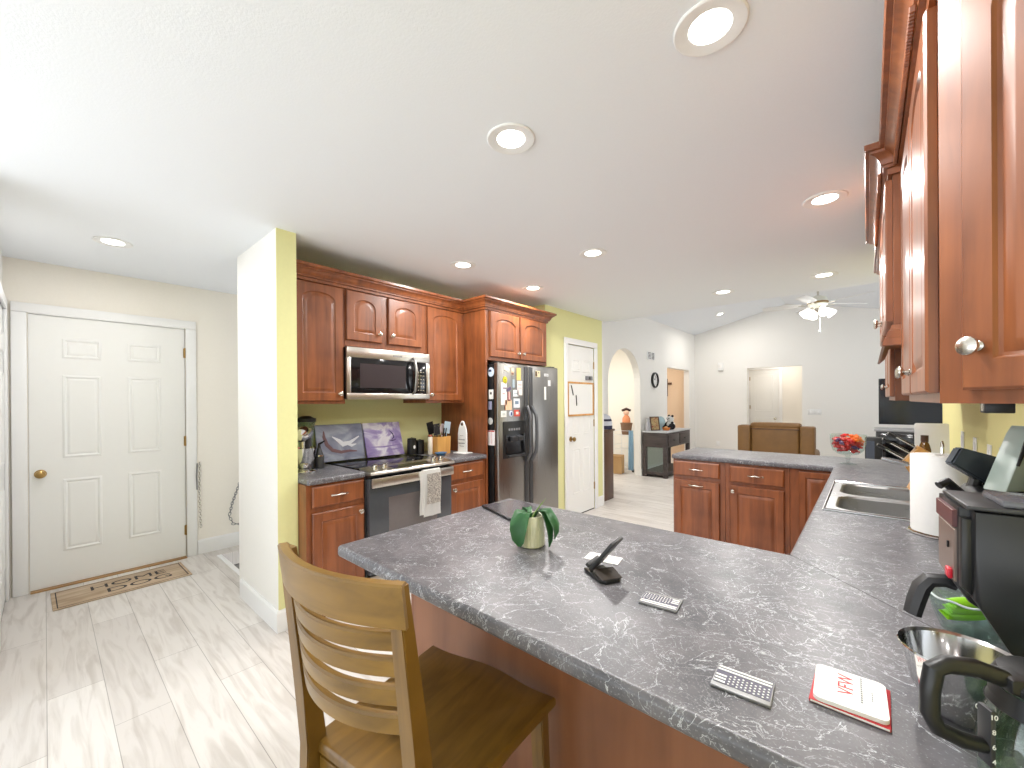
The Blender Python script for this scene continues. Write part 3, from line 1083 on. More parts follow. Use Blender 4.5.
b = new()
tl = math.atan2(0.0165, 0.155)
Mp = T4((0, 0.02, 0.9205), (-tl * -1, 0, 0))
box(b, 0.195, 0.525, -0.045, 0.03, 0.0008, 0.0022, 0.0005, M=T4((0, 0.02, 0.9195), (tl, 0, 0)), seg=1)
make('display', b, M_BLACKG, r)
for kx in (0.075, 0.148, RW - 0.148, RW - 0.075):
    b = new()
    Mk = T4((kx, 0.018, 0.9200), (tl, 0, 0))
    lathe(b, [(0, 0), (0.021, 0), (0.021, 0.006), (0.019, 0.009), (0.018, 0.028), (0.015, 0.031), (0, 0.031)], 20, Mk)
    box(b, -0.003, 0.003, -0.017, 0.017, 0.030, 0.035, 0.001, M=Mk, seg=1)
    make('knob', b, M_NICKEL, r)
b = new()
box(b, 0.004, RW - 0.004, -0.028, 0.018, 0.215, 0.865, 0.005)
od = make('oven_door', b, mat('smoked_oven_glass', (70, 73, 78), 0.12, spec=0.6), r)
b = new()
box(b, 0.15, RW - 0.15, -0.0295, -0.0282, 0.36, 0.72, 0.001, seg=1)
make('oven_window', b, mat('oven_window_glass', (98, 92, 92), 0.10, spec=0.6), od)
b = new()
box(b, 0.006, RW - 0.010, -0.066, -0.050, 0.806, 0.870, 0.006)
for sx in (0.03, RW - 0.03):
    box(b, sx - 0.012, sx + 0.012, -0.052, -0.027, 0.822, 0.856, 0.003)
make('handle', b, M_STEELH, od)
b = new()
box(b, 0.004, RW - 0.004, -0.024, 0.018, 0.055, 0.205, 0.005)
make('storage_drawer', b, M_STEELH, r)

# microwave
r = root('microwave', (-2.79, 1.415, 1.404), 'stainless over-range microwave with black window and curved handle', 'microwave', PI / 2)
MW, MH = 0.728, 0.378
b = new()
box(b, 0, MW, 0.022, 0.385, 0.004, MH, 0.003)
make('body', b, M_BLACK, r)
b = new()
box(b, 0, MW, 0.0, 0.0215, MH - 0.075, MH, 0.004)
make('top_band', b, M_STEELH, r)
b = new()
box(b, 0, MW, 0.0, 0.0215, 0.0, 0.045, 0.004)
make('bottom_band', b, M_STEELH, r)
for xa, xb in ((0, 0.030), (0.690, MW)):
    b = new()
    box(b, xa, xb, 0.0, 0.0215, 0.0455, MH - 0.0755, 0.002)
    make('side_band', b, M_STEELH, r)
b = new()
box(b, 0.0305, 0.555, 0.002, 0.0215, 0.0455, MH - 0.0755, 0.002)
dm = make('window_door', b, M_BLACKG, r)
b = new()
box(b, 0.10, 0.49, 0.0012, 0.0022, 0.085, MH - 0.115, 0.0004, seg=1)
make('window_mesh', b, mat('microwave_mesh', (48, 40, 44), 0.3), dm)
b = new()
box(b, 0.5555, 0.6895, 0.002, 0.0215, 0.0455, MH - 0.0755, 0.002)
kp = make('keypad', b, M_BLACKG, r)
for j in range(6):
    b = new()
    for i in range(3): box(b, 0.605 + i * 0.026, 0.617 + i * 0.026, 0.0013, 0.0021, 0.070 + j * 0.030, 0.076 + j * 0.030)
    make('key_row', b, mat('key_print', (170, 160, 140), 0.6), kp)
b = new()
tube(b, [(0.560, 0.0, 0.045), (0.560, -0.025, 0.065), (0.562, -0.042, 0.13), (0.562, -0.046, 0.19), (0.562, -0.042, 0.25), (0.560, -0.025, 0.31), (0.560, 0.0, 0.332)],
     [0.010, 0.011, 0.013, 0.013, 0.013, 0.011, 0.010], 12, flat=0.8)
make('handle', b, M_STEEL, r)
b = new()
for i in range(7): box(b, 0.375 + i * 0.012, 0.383 + i * 0.012, -0.0006, 0.0004, MH - 0.048, MH - 0.034)
make('badge', b, M_GREY, r)

# ================================================================ REFRIGERATOR
r = root('refrigerator', (-2.46, 2.632, 0), 'stainless side-by-side refrigerator with black sides and magnets', 'refrigerator', PI / 2)
RFW, RFH = 0.925, 1.728
b = new()
box(b, 0, RFW, 0.062, 0.70, 0.02, RFH - 0.012, 0.006)
make('body', b, M_BLACK, r)
b = new()
box(b, 0.01, RFW - 0.01, 0.03, 0.10, 0.0, 0.055, 0.003)
make('grille', b, M_BLACK, r)
SPL = 0.425
def fdoor(name, x0, x1):
    bb = new()
    box(bb, x0, x1, 0.0, 0.058, 0.065, RFH, 0.012, seg=3)
    return make(name, bb, M_STEEL, r)
fz = fdoor('freezer_door', 0.0, SPL - 0.004)
rf = fdoor('refrigerator_door', SPL + 0.004, RFW)
for x in (0.02, RFW - 0.10):
    b = new()
    box(b, x, x + 0.08, 0.03, 0.14, RFH - 0.010, RFH + 0.012, 0.004)
    make('hinge_cover', b, M_BLACK, r)
for dname, par, hx in (('l', fz, SPL - 0.035), ('r', rf, SPL + 0.035)):
    b = new()
    z0, z1 = 0.40, 1.60
    bow = 0.018 if dname == 'r' else -0.018
    pts = []
    for i in range(13):
        t = i / 12
        s = math.sin(PI * t)
        pts.append((hx + bow * 0.9 * s, -0.012 - 0.050 * min(1, s * 1.8), 1.075 + (t - 0.5) * 0.52))
    tube(b, pts, 0.014, 10, flat=1.2)
    make('handle', b, mat('handle_grey', (96, 96, 98), 0.35, 0.5), par)
    b = new()
    bx0, bx1 = (SPL - 0.062, SPL - 0.006) if dname == 'l' else (SPL + 0.006, SPL + 0.062)
    box(b, bx0, bx1, -0.006, 0.002, 0.07, RFH - 0.02, 0.003)
    make('edge_band', b, M_DGREY, par)
b = new()
dx0, dx1, dz0, dz1 = 0.058, 0.388, 0.865, 1.200
box(b, dx0, dx1, -0.008, 0.001, dz0, dz1, 0.004)
dp = make('dispenser', b, M_BLACK, r)
b = new()
box(b, dx0 + 0.03, dx1 - 0.03, -0.0095, -0.0082, dz0 + 0.04, dz0 + 0.21, 0.001, seg=1)
make('recess', b, mat('dispenser_recess', (12, 12, 14), 0.2), dp)
b = new()
for i in range(5): box(b, dx0 + 0.07 + i * 0.034, dx0 + 0.092 + i * 0.034, -0.0096, -0.0082, dz1 - 0.085, dz1 - 0.065)
make('buttons', b, M_GREY, dp)
b = new()
prism(b, [(-0.008, dz0 + 0.20), (-0.045, dz0 + 0.19), (-0.040, dz0 + 0.155), (-0.008, dz0 + 0.15)], dx0 + 0.09, dx0 + 0.16, 'x', bev=0.004)
prism(b, [(-0.008, dz0 + 0.20), (-0.045, dz0 + 0.19), (-0.040, dz0 + 0.155), (-0.008, dz0 + 0.15)], dx0 + 0.18, dx0 + 0.25, 'x', bev=0.004)
make('spout', b, M_DGREY, dp)
b = new()
box(b, dx0 + 0.05, dx1 - 0.05, -0.035, -0.0085, dz0 + 0.010, dz0 + 0.030, 0.004)
make('drip_tray', b, M_DGREY, dp)

# magnets and papers on the refrigerator
def on_front(name, y, z, w_, h_, mt, label, cat, th=0.003, shape='rect', tilt=0.0, grp=None):
    rt = root(name, (-2.4585, y, z), label, cat, group=grp, rot=(0, 0, 0))
    bb = new()
    Mt = Euler((tilt, 0, 0)).to_matrix().to_4x4()
    if shape == 'rect': box(bb, 0.0, th, -w_ / 2, w_ / 2, -h_ / 2, h_ / 2, min(th, 0.003) * 0.4, M=Mt, seg=1)
    else: lathe(bb, [(0, 0), (w_ / 2, 0), (w_ / 2, th * 0.7), (w_ / 2 - 0.002, th), (0, th)], 20, Mt @ Euler((0, PI / 2, 0)).to_matrix().to_4x4(), sx=h_ / w_)
    return rt, bb
def magnet(name, y, z, w_, h_, rgb, label, cat='magnet', shape='rect', tilt=0.0, deco=None):
    mt = mat('magnet_%d_%d_%d' % rgb, rgb, 0.5, var=0.12, scale=60)
    rt, bb = on_front(name, y, z, w_, h_, mt, label, cat, shape=shape, tilt=tilt)
    make('face', bb, mt, rt)
    for (dy, dz, dw, dh, c) in deco or ():
        b2 = new()
        box(b2, 0.0031, 0.0037, dy - dw / 2, dy + dw / 2, dz - dh / 2, dz + dh / 2)
        make('print', b2, mat('print_%d_%d_%d' % c, c, 0.6), rt)
    return rt
magnet('fridge_magnet', 2.745, 1.672, 0.075, 0.036, (236, 232, 214), 'tilted cream magnet strip at the top of the freezer door', tilt=-0.35)
magnet('fridge_magnet', 2.822, 1.655, 0.045, 0.07, (214, 196, 170), 'tan and white figure magnet near the freezer door top', deco=[(0, -0.02, 0.03, 0.02, (120, 90, 80)), (0, 0.018, 0.02, 0.02, (240, 238, 230))])
magnet('note_paper', 2.912, 1.635, 0.060, 0.115, (240, 206, 120), 'yellow note beside the freezer handle', 'note')
magnet('fridge_magnet', 2.722, 1.572, 0.055, 0.070, (206, 200, 40), 'round yellow magnet on the freezer door', shape='disc', deco=[(0, 0.005, 0.02, 0.012, (150, 140, 30))])
magnet('photo_strip', 2.838, 1.545, 0.032, 0.075, (170, 186, 196), 'narrow blue-grey photo strip in the middle of the freezer door', 'photo')
magnet('note_paper', 2.925, 1.505, 0.075, 0.135, (238, 226, 222), 'pale pink paper sheet beside the freezer handle', 'note', deco=[(0, 0.03, 0.05, 0.008, (210, 170, 170)), (0, 0.0, 0.05, 0.008, (200, 190, 190))])
magnet('note_paper', 2.705, 1.45, 0.080, 0.20, (244, 236, 232), 'tall white paper with dark pink print at the left of the freezer door', 'note', deco=[(0.01, 0.05, 0.05, 0.012, (110, 90, 120)), (-0.005, 0.0, 0.03, 0.01, (210, 160, 160))])
magnet('fridge_magnet', 2.768, 1.49, 0.075, 0.028, (96, 84, 116), 'dark purple bow-shaped magnet on the white papers', tilt=0.4)
magnet('fridge_magnet', 2.775, 1.425, 0.040, 0.085, (172, 110, 110), 'reddish striped magnet in the middle of the freezer door', deco=[(0, 0.01, 0.008, 0.07, (240, 220, 210))])
magnet('note_paper', 2.868, 1.455, 0.075, 0.06, (232, 236, 236), 'small white card under the blue-grey photo strip', 'note', deco=[(0, 0, 0.05, 0.006, (150, 160, 170))])
magnet('photo_print', 2.768, 1.348, 0.085, 0.090, (240, 196, 160), 'peach portrait photo low on the freezer door', 'photo', deco=[(-0.048, 0, 0.008, 0.09, (170, 110, 70))])
magnet('note_paper', 2.880, 1.365, 0.090, 0.085, (226, 230, 236), 'white card with grey picture above the ice dispenser', 'note', deco=[(0, 0.005, 0.05, 0.03, (120, 140, 160))])
magnet('fridge_magnet', 2.700, 1.268, 0.075, 0.055, (232, 230, 224), 'white magnet at the lower left above the dispenser', deco=[(0, 0.0, 0.04, 0.02, (200, 205, 200))])
magnet('fridge_magnet', 2.800, 1.268, 0.055, 0.055, (206, 212, 226), 'white and blue round magnet above the dispenser', shape='disc', deco=[(0.005, 0, 0.02, 0.03, (70, 84, 130))])
magnet('fridge_magnet', 2.885, 1.272, 0.085, 0.060, (206, 80, 66), 'red magnet with white centre above the dispenser', deco=[(0, 0, 0.035, 0.025, (240, 225, 215)), (0.03, 0.018, 0.018, 0.015, (60, 60, 70))])
magnet('fridge_magnet', 3.205, 1.65, 0.075, 0.062, (226, 214, 176), 'cream and dark brown magnet on the right refrigerator door', deco=[(-0.026, 0, 0.022, 0.05, (84, 58, 44)), (0.012, 0.012, 0.012, 0.014, (70, 70, 60))])
magnet('fridge_magnet', 3.345, 1.645, 0.070, 0.028, (226, 226, 226), 'small white letter strip at the top of the right refrigerator door', deco=[(0, 0, 0.05, 0.006, (170, 170, 175))])
magnet('fridge_magnet', 3.395, 1.565, 0.045, 0.060, (236, 236, 236), 'small white magnet near the right edge of the refrigerator door')
magnet('fridge_magnet', 3.325, 1.46, 0.032, 0.130, (238, 238, 234), 'tall narrow white strip on the right refrigerator door')
def side_magnet(x, z, w_, h_, rgb, label, shape='disc', deco=()):
    rt = root('fridge_magnet', (x, 2.6315, z), label, 'magnet')
    mt = mat('magnet_%d_%d_%d' % rgb, rgb, 0.5, var=0.12, scale=60)
    bb = new()
    if shape == 'disc': lathe(bb, [(0, 0), (w_ / 2, 0), (w_ / 2, 0.002), (0, 0.003)], 18, Euler((PI / 2, 0, 0)).to_matrix().to_4x4(), sy=h_ / w_)
    else: box(bb, -w_ / 2, w_ / 2, -0.003, 0, -h_ / 2, h_ / 2, 0.001, seg=1)
    make('face', bb, mt, rt)
    for dx, dz, dw, dh, c in deco:
        b2 = new()
        box(b2, dx - dw / 2, dx + dw / 2, -0.0037, -0.0031, dz - dh / 2, dz + dh / 2)
        make('print', b2, mat('print_%d_%d_%d' % c, c, 0.6), rt)
side_magnet(-2.545, 1.645, 0.075, 0.085, (206, 220, 236), 'round blue and white magnet on the black refrigerator side', deco=[(-0.01, 0.012, 0.035, 0.02, (30, 40, 80))])
side_magnet(-2.545, 1.445, 0.055, 0.085, (240, 238, 232), 'white figure magnet on the black refrigerator side', 'rect', deco=[(0, 0.01, 0.02, 0.02, (60, 60, 60))])
side_magnet(-2.56, 1.345, 0.045, 0.075, (150, 150, 175), 'blue-grey magnet on the black refrigerator side', 'rect')
side_magnet(-2.555, 1.205, 0.062, 0.062, (200, 200, 196), 'pale grey round magnet on the black refrigerator side')
side_magnet(-2.545, 1.055, 0.085, 0.135, (244, 238, 238), 'white card with red edge on the black refrigerator side', 'rect', deco=[(0, 0.06, 0.08, 0.01, (196, 60, 60)), (0, 0, 0.004, 0.11, (210, 120, 120))])
for hy, hx in ((2.76, 0),):
    pass

# ================================================================ RANGE WALL COUNTER ITEMS
def lean(name, y0, y1, hgt, xb, xt, z, th, mt, label, cat):
    """a flat panel leaning against the range wall; returns its root (local x along the wall, z up the panel, front to -y)"""
    tilt = math.atan2(xb - xt, hgt)
    rt = root(name, (xb, y0, z), label, cat, rot=None, rz=0)
    rt.rotation_euler = Euler((0, 0, 0))
    rt.matrix_basis = Matrix.Translation((xb, y0, z)) @ Euler((0, 0, PI / 2)).to_matrix().to_4x4() @ Euler((-tilt, 0, 0)).to_matrix().to_4x4()
    return rt

def paint_mat(name, cols, scale, seed):
    mt, nt, bs = nodes_of(name)
    tc = N(nt, 'ShaderNodeTexCoord')
    mp = N(nt, 'ShaderNodeMapping')
    mp.inputs['Location'].default_value = (seed, seed * 2, 0)
    mp.inputs['Scale'].default_value = (scale, scale, scale * 1.6)
    nt.links.new(tc.outputs['Object'], mp.inputs['Vector'])
    ns = N(nt, 'ShaderNodeTexNoise')
    ns.inputs['Scale'].default_value = 1.0
    ns.inputs['Detail'].default_value = 5
    ns.inputs['Distortion'].default_value = 1.0
    nt.links.new(mp.outputs[0], ns.inputs['Vector'])
    rp = N(nt, 'ShaderNodeValToRGB')
    el = rp.color_ramp.elements
    while len(el) < len(cols): el.new(0.5)
    for i, (p, c) in enumerate(cols):
        el[i].position = p
        el[i].color = lin(c)
    nt.links.new(ns.outputs['Fac'], rp.inputs[0])
    nt.links.new(rp.outputs[0], bs.inputs['Base Color'])
    bs.inputs['Roughness'].default_value = 0.7
    return mt

r = lean('canvas_painting', 1.335, 0, 0.275, -3.075, -3.135, 0.932, 0.018, None, 'grey-blue abstract canvas with a brown curve leaning behind the range', 'painting')
b = new(); box(b, 0, 0.375, 0, 0.018, 0, 0.285, 0.002)
make('canvas', b, paint_mat('grey_blue_paint', [(0.3, (112, 116, 138)), (0.5, (140, 144, 164)), (0.7, (176, 182, 196))], 5, 1.3), r)
b = new()
tube(b, [(0.06, -0.001, 0.235), (0.058, -0.001, 0.19), (0.075, -0.001, 0.13), (0.115, -0.001, 0.085), (0.18, -0.001, 0.065), (0.25, -0.001, 0.07), (0.31, -0.001, 0.062)], [0.004, 0.012, 0.015, 0.014, 0.012, 0.009, 0.004], 8, flat=0.12, up=(0, 1, 0))
make('brown_stroke', b, mat('brown_paint', (118, 88, 92), 0.7, var=0.2), r)
b = new()
tube(b, [(0.12, -0.001, 0.19), (0.17, -0.001, 0.155), (0.20, -0.001, 0.125), (0.26, -0.001, 0.135), (0.34, -0.001, 0.18)], [0.003, 0.014, 0.02, 0.014, 0.004], 8, flat=0.08, up=(0, 1, 0))
tube(b, [(0.22, -0.0012, 0.13), (0.27, -0.0012, 0.11), (0.31, -0.0012, 0.12)], [0.003, 0.012, 0.003], 8, flat=0.08, up=(0, 1, 0))
make('white_stroke', b, mat('white_paint_stroke', (222, 224, 232), 0.7), r)
r = lean('canvas_painting', 1.715, 0, 0.275, -3.045, -3.13, 0.932, 0.018, None, 'purple and white abstract canvas leaning behind the range', 'painting')
b = new(); box(b, 0, 0.345, 0, 0.018, 0, 0.29, 0.002)
make('canvas', b, paint_mat('purple_paint', [(0.32, (120, 98, 160)), (0.47, (160, 144, 190)), (0.56, (226, 222, 230)), (0.72, (196, 186, 212))], 4, 4.1), r)
b = new()
tube(b, [(0.235, -0.001, 0.215), (0.262, -0.001, 0.185), (0.268, -0.001, 0.155), (0.245, -0.001, 0.135)], [0.002, 0.006, 0.006, 0.002], 8, flat=0.15, up=(0, 1, 0))
tube(b, [(0.215, -0.001, 0.132), (0.25, -0.001, 0.126), (0.285, -0.001, 0.132)], [0.002, 0.005, 0.002], 8, flat=0.15, up=(0, 1, 0))
make('dark_stroke', b, mat('dark_violet_paint', (74, 60, 104), 0.7), r)
b = new()
tube(b, [(0.03, -0.001, 0.085), (0.16, -0.001, 0.078), (0.32, -0.001, 0.088)], [0.003, 0.006, 0.003], 8, flat=0.15, up=(0, 1, 0))
tube(b, [(0.19, -0.001, 0.055), (0.26, -0.001, 0.05), (0.33, -0.001, 0.058)], [0.002, 0.005, 0.002], 8, flat=0.15, up=(0, 1, 0))
make('violet_stroke', b, mat('violet_paint', (142, 122, 176), 0.7), r)

CZ = 0.9155
# blender
r = root('blender', (-3.085, 1.250, CZ), 'blender with black lid and clear jar in the counter corner by the wall stub', 'blender')
b = new(); lathe(b, [(0, 0), (0.065, 0), (0.068, 0.02), (0.055, 0.09), (0.045, 0.115), (0, 0.115)], 20)
make('base', b, M_DGREY, r)
b = new(); lathe(b, [(0.042, 0.1155), (0.044, 0.14), (0.062, 0.31), (0.065, 0.325), (0.062, 0.325), (0.058, 0.31), (0.041, 0.142), (0.0, 0.14)], 20)
make('jar', b, M_GLASS, r)
b = new(); lathe(b, [(0, 0.326), (0.068, 0.326), (0.069, 0.35), (0.05, 0.356), (0.03, 0.368), (0, 0.37)], 20)
make('lid', b, M_BLACK, r)
b = new(); tube(b, [(0.05, -0.03, 0.30), (0.085, -0.05, 0.285), (0.085, -0.05, 0.20), (0.045, -0.028, 0.17)], 0.009, 8)
make('handle', b, M_GLASS, r)
# stand mixer (chrome), its head toward the room
r = root('stand_mixer', (-2.845, 1.138, CZ), 'chrome stand mixer half hidden by the yellow-green wall stub', 'mixer', -0.6)
b = new(); lathe(b, [(0, 0), (0.085, 0), (0.086, 0.012), (0.07, 0.022), (0.03, 0.03), (0, 0.03)], 24)
make('base', b, M_CHROME, r)
b = new(); tube(b, [(-0.085, 0, 0.02), (-0.095, 0, 0.10), (-0.09, 0, 0.20), (-0.07, 0, 0.25)], [0.036, 0.03, 0.03, 0.034], 14)
make('column', b, M_DGREY, r)
b = new(); lathe(b, [(0, 0.032), (0.03, 0.032), (0.034, 0.04), (0.068, 0.09), (0.082, 0.16), (0.084, 0.165), (0.080, 0.165), (0.065, 0.09), (0.0, 0.05)], 24)
make('bowl', b, M_CHROME, r)
b = new(); tube(b, [(-0.11, 0, 0.245), (-0.06, 0, 0.26), (0.02, 0, 0.262), (0.075, 0, 0.252), (0.09, 0, 0.245)], [0.03, 0.046, 0.05, 0.044, 0.02], 16)
make('head', b, M_CHROME, r)
b = new(); tube(b, [(0.03, 0, 0.22), (0.03, 0, 0.09)], [0.012, 0.02], 10)
make('beater', b, M_NICKEL, r)
# dark bottle beside the mixer
r = root('bottle', (-2.95, 1.285, CZ), 'dark dispenser bottle with metal collar beside the chrome mixer', 'bottle')
b = new(); lathe(b, [(0, 0), (0.032, 0), (0.033, 0.01), (0.033, 0.085), (0.018, 0.125), (0.014, 0.14), (0, 0.14)], 18)
make('body', b, M_DGREY, r)
b = new(); lathe(b, [(0.0335, 0.084), (0.035, 0.084), (0.035, 0.094), (0.0315, 0.094)], 18)
make('collar', b, M_CHROME, r)
b = new(); tube(b, [(0, 0, 0.14), (0, 0, 0.17), (0.03, 0.03, 0.195)], [0.012, 0.010, 0.004], 10)
make('spout', b, M_BLACK, r)

# canisters, wooden pepper mill, utensil crock, utensils, lidded white board
for i, (x, y, rad, h, lab) in enumerate(((-3.03, 2.125, 0.040, 0.145, 'black jar with a white emblem beside the purple canvas'), (-3.03, 2.212, 0.038, 0.13, 'plain black jar left of the utensil crock'))):
    z = 0.9225 if y < 2.17 else CZ
    r = root('canister', (x, y, z), lab, 'jar')
    b = new(); lathe(b, [(0, 0), (rad, 0), (rad, h * 0.86), (rad * 0.9, h * 0.88), (0, h * 0.88)], 22)
    make('body', b, M_BLACK, r)
    b = new(); lathe(b, [(0, h * 0.881), (rad * 0.96, h * 0.881), (rad * 0.98, h * 0.95), (rad * 0.5, h * 0.98), (0.008, h), (0, h * 1.03)], 22)
    make('lid', b, M_BLACK, r)
    if i == 0:
        b = new(); ball(b, (rad * 0.99, 0.0, h * 0.45), 0.012, 10, (0.15, 1, 1.4))
        make('emblem', b, M_WHITE, r)
r = root('rolling_pin', (-2.925, 2.245, CZ), 'upright white rolling pin with a reddish end beside the utensil crock', 'rolling pin')
b = new(); lathe(b, [(0, 0), (0.016, 0), (0.021, 0.008), (0.021, 0.15), (0.017, 0.158), (0, 0.158)], 16)
make('barrel', b, mat('cream_ceramic', (232, 222, 206), 0.4), r)
b = new(); lathe(b, [(0, 0.1585), (0.02, 0.1585), (0.022, 0.166), (0.014, 0.175), (0, 0.176)], 16)
make('cap', b, mat('red_brown_wood', (150, 82, 56), 0.5), r)
CX_, CY_ = -2.93, 2.35
r = root('utensil_crock', (CX_, CY_, CZ), 'square bamboo crock full of cooking utensils right of the range', 'utensil holder')
b = new()
loft(b, [rr(0, 0, 0.072, 0.075, 0.012, 0), rr(0, 0, 0.075, 0.078, 0.012, 0.155), rr(0, 0, 0.067, 0.070, 0.010, 0.155), rr(0, 0, 0.064, 0.067, 0.010, 0.012)], True, True)
make('body', b, M_BAMBOO, r)
def utensil(dx, dy, tx, ty, L, kind, mt, label):
    base = Vector((dx, dy, 0.016)); tip = Vector((tx, ty, L))
    d = (tip - base); ln = d.length
    q = Vector((0, 0, 1)).rotation_difference(d.normalized())
    rt = root('cooking_utensil', (CX_ + base.x, CY_ + base.y, CZ + base.z), label, 'utensil', rot=q.to_euler())
    bb = new(); tube(bb, [(0, 0, 0), (0, 0, ln * 0.6)], [0.006, 0.005], 8); make('handle', bb, mt, rt)
    bb = new()
    if kind == 'spatula': box(bb, -0.002, 0.002, -0.036, 0.036, ln * 0.6, ln, 0.0015, seg=1)
    elif kind == 'slotted':
        for i in range(4): box(bb, -0.002, 0.002, -0.034 + i * 0.019, -0.022 + i * 0.019, ln * 0.63, ln * 0.98)
        box(bb, -0.002, 0.002, -0.034, 0.035, ln * 0.6, ln * 0.66); box(bb, -0.002, 0.002, -0.034, 0.035, ln * 0.95, ln)
    elif kind == 'spoon': ball(bb, (0, 0, ln * 0.82), 0.03, 12, (0.4, 1, 1.6))
    else:
        for s in (-1, 1): box(bb, -0.003, 0.003, s * 0.012 - 0.006, s * 0.012 + 0.006, ln * 0.55, ln, 0.002)
    make('head', bb, mt, rt)
utensil(-0.02, -0.03, -0.03, -0.085, 0.285, 'spatula', M_BLACK, 'black turner leaning left in the bamboo crock')
utensil(0.01, -0.025, 0.03, -0.055, 0.27, 'slotted', M_DGREY, 'dark slotted turner in front in the bamboo crock')
utensil(-0.03, 0.01, -0.04, 0.0, 0.25, 'spoon', M_BLACK, 'black ladle in the middle of the bamboo crock')
utensil(0.02, 0.02, 0.05, 0.03, 0.23, 'tongs', M_BLACK, 'black handled tongs in the middle of the bamboo crock')
utensil(0.02, 0.04, 0.02, 0.085, 0.285, 'spatula', mat('pale_blue_silicone', (176, 196, 208), 0.5), 'pale blue-grey spatula leaning right in the bamboo crock')
utensil(-0.02, 0.03, -0.03, 0.066, 0.262, 'spoon', mat('pink_white_plastic', (224, 204, 204), 0.5), 'pale pink spoon leaning far right in the bamboo crock')

r = root('handled_board', (-2.765, 2.485, CZ), 'white bottle-shaped board with grey lettering standing right of the utensil crock', 'board', 0.08)
b = new()
pts = [(-0.052, 0.0), (0.052, 0.0), (0.052, 0.17)]
for i in range(1, 12):
    a = PI * i / 12
    pts.append((0.052 - 0.104 * i / 12 if 0 else 0.026 * math.cos(a) + (0.026 * math.cos(a)) * (1 - math.sin(a)) ** 1.2, 0.17 + 0.115 * math.sin(a) ** 0.75))
pts.append((-0.052, 0.17))
box(b, -0.07, 0.07, -0.055, 0.055, 0.0, 0.008, 0.002)
make('foot', b, M_WHITE, r)
b = new()
prism(b, [(x, z + 0.0085) for x, z in pts], -0.008, 0.008, 'y', bev=0.002)
make('board', b, M_WHITE, r)
b = new(); lathe(b, [(0, -0.0092), (0.014, -0.0092), (0.014, 0.0092), (0, 0.0092)], 16, Matrix.Translation((0, 0, 0.262)) @ Euler((PI / 2, 0, 0)).to_matrix().to_4x4())
make('hole', b, M_BROWN, r)
b = new()
for z0, w_ in ((0.155, 0.05), (0.118, 0.085), (0.085, 0.085), (0.062, 0.06)):
    for i in range(int(w_ / 0.011)):
        box(b, -w_ / 2 + i * 0.011, -w_ / 2 + i * 0.011 + 0.007, -0.0092, -0.0081, z0, z0 + (0.010 if w_ > 0.06 else 0.006))
make('lettering', b, M_GREY, r)
r = root('spoon_rest', (-2.79, 2.255, CZ + 0.001), 'blue dish on the counter edge in front of the bamboo crock', 'spoon rest')
b = new(); lathe(b, [(0, 0.0), (0.032, 0.0), (0.05, 0.018), (0.062, 0.024), (0.06, 0.027), (0.045, 0.02), (0, 0.006)], 22, sx=0.75)
make('dish', b, mat('blue_ceramic', (64, 110, 150), 0.3), r)

# towel over the oven handle
r = root('dish_towel', (0, 0, 0), 'white dish towel with a printed panel hanging on the oven handle', 'towel')
def drape(y0, y1, pts, wav, th=0.003):
    bb = new()
    n = 12
    loops = []
    for (x, z) in pts:
        row = []
        for j in range(n + 1):
            t = j / n
            row.append((x + wav * math.sin(t * PI * 3 + z * 6) * max(0, min(1, (0.86 - z) * 5)), y0 + (y1 - y0) * t + 0.004 * math.sin(z * 19 + j), z))
        loops.append(row)
    loft(bb, loops, False, False, closed=False)
    bmesh.ops.solidify(bb, geom=bb.faces[:], thickness=th)
    return bb
hx = -2.545 + 0.067
prof = [(hx - 0.024, 0.76), (hx - 0.024, 0.80), (hx - 0.023, 0.86), (hx - 0.016, 0.8765), (hx - 0.004, 0.8775), (hx + 0.005, 0.872), (hx + 0.007, 0.84)] + [(hx + 0.008, 0.84 - i * 0.031) for i in range(1, 11)]
make('cloth', drape(1.835, 1.992, prof, 0.004), mat('white_cotton', (246, 245, 242), 0.95, scale=300, bump=0.3), r)
prof2 = [(hx - 0.030, 0.66), (hx - 0.030, 0.75)]
b = drape(1.800, 1.842, [(hx + 0.005, 0.872), (hx + 0.008, 0.82)] + [(hx + 0.009, 0.82 - i * 0.03) for i in range(1, 10)], 0.003)
make('fold', b, mat('white_cotton', (238, 236, 232), 0.95), r)
mt, nt, bs = nodes_of('towel_print')
tc = N(nt, 'ShaderNodeTexCoord'); vr = N(nt, 'ShaderNodeTexNoise'); vr.inputs['Scale'].default_value = 130; vr.inputs['Detail'].default_value = 4
nt.links.new(tc.outputs['Object'], vr.inputs['Vector'])
rp = N(nt, 'ShaderNodeValToRGB'); rp.color_ramp.elements[0].position = 0.42; rp.color_ramp.elements[0].color = lin((160, 150, 144)); rp.color_ramp.elements[1].position = 0.56; rp.color_ramp.elements[1].color = lin((232, 226, 216))
nt.links.new(vr.outputs['Fac'], rp.inputs[0]); nt.links.new(rp.outputs[0], bs.inputs['Base Color']); bs.inputs['Roughness'].default_value = 0.9
b = drape(1.862, 1.985, [(hx + 0.0125, 0.845), (hx + 0.0135, 0.80)] + [(hx + 0.0135, 0.80 - i * 0.02) for i in range(1, 10)], 0.004, 0.001)
make('printed_panel', b, mt, r)
# ================================================================ NEAR PENINSULA ITEMS
# tablet
r = root('tablet', (-1.14, 1.318, CZ), 'flat dark tablet lying at the back corner of the near peninsula', 'tablet', -0.32)
b = new(); box(b, -0.125, 0.125, -0.095, 0.095, 0, 0.010, 0.003)
make('case', b, M_BLACK, r)
b = new(); box(b, -0.121, 0.121, -0.091, 0.091, 0.0101, 0.0108, 0.0002, seg=1)
make('screen', b, mat('dark_screen', (70, 68, 74), 0.18), r)
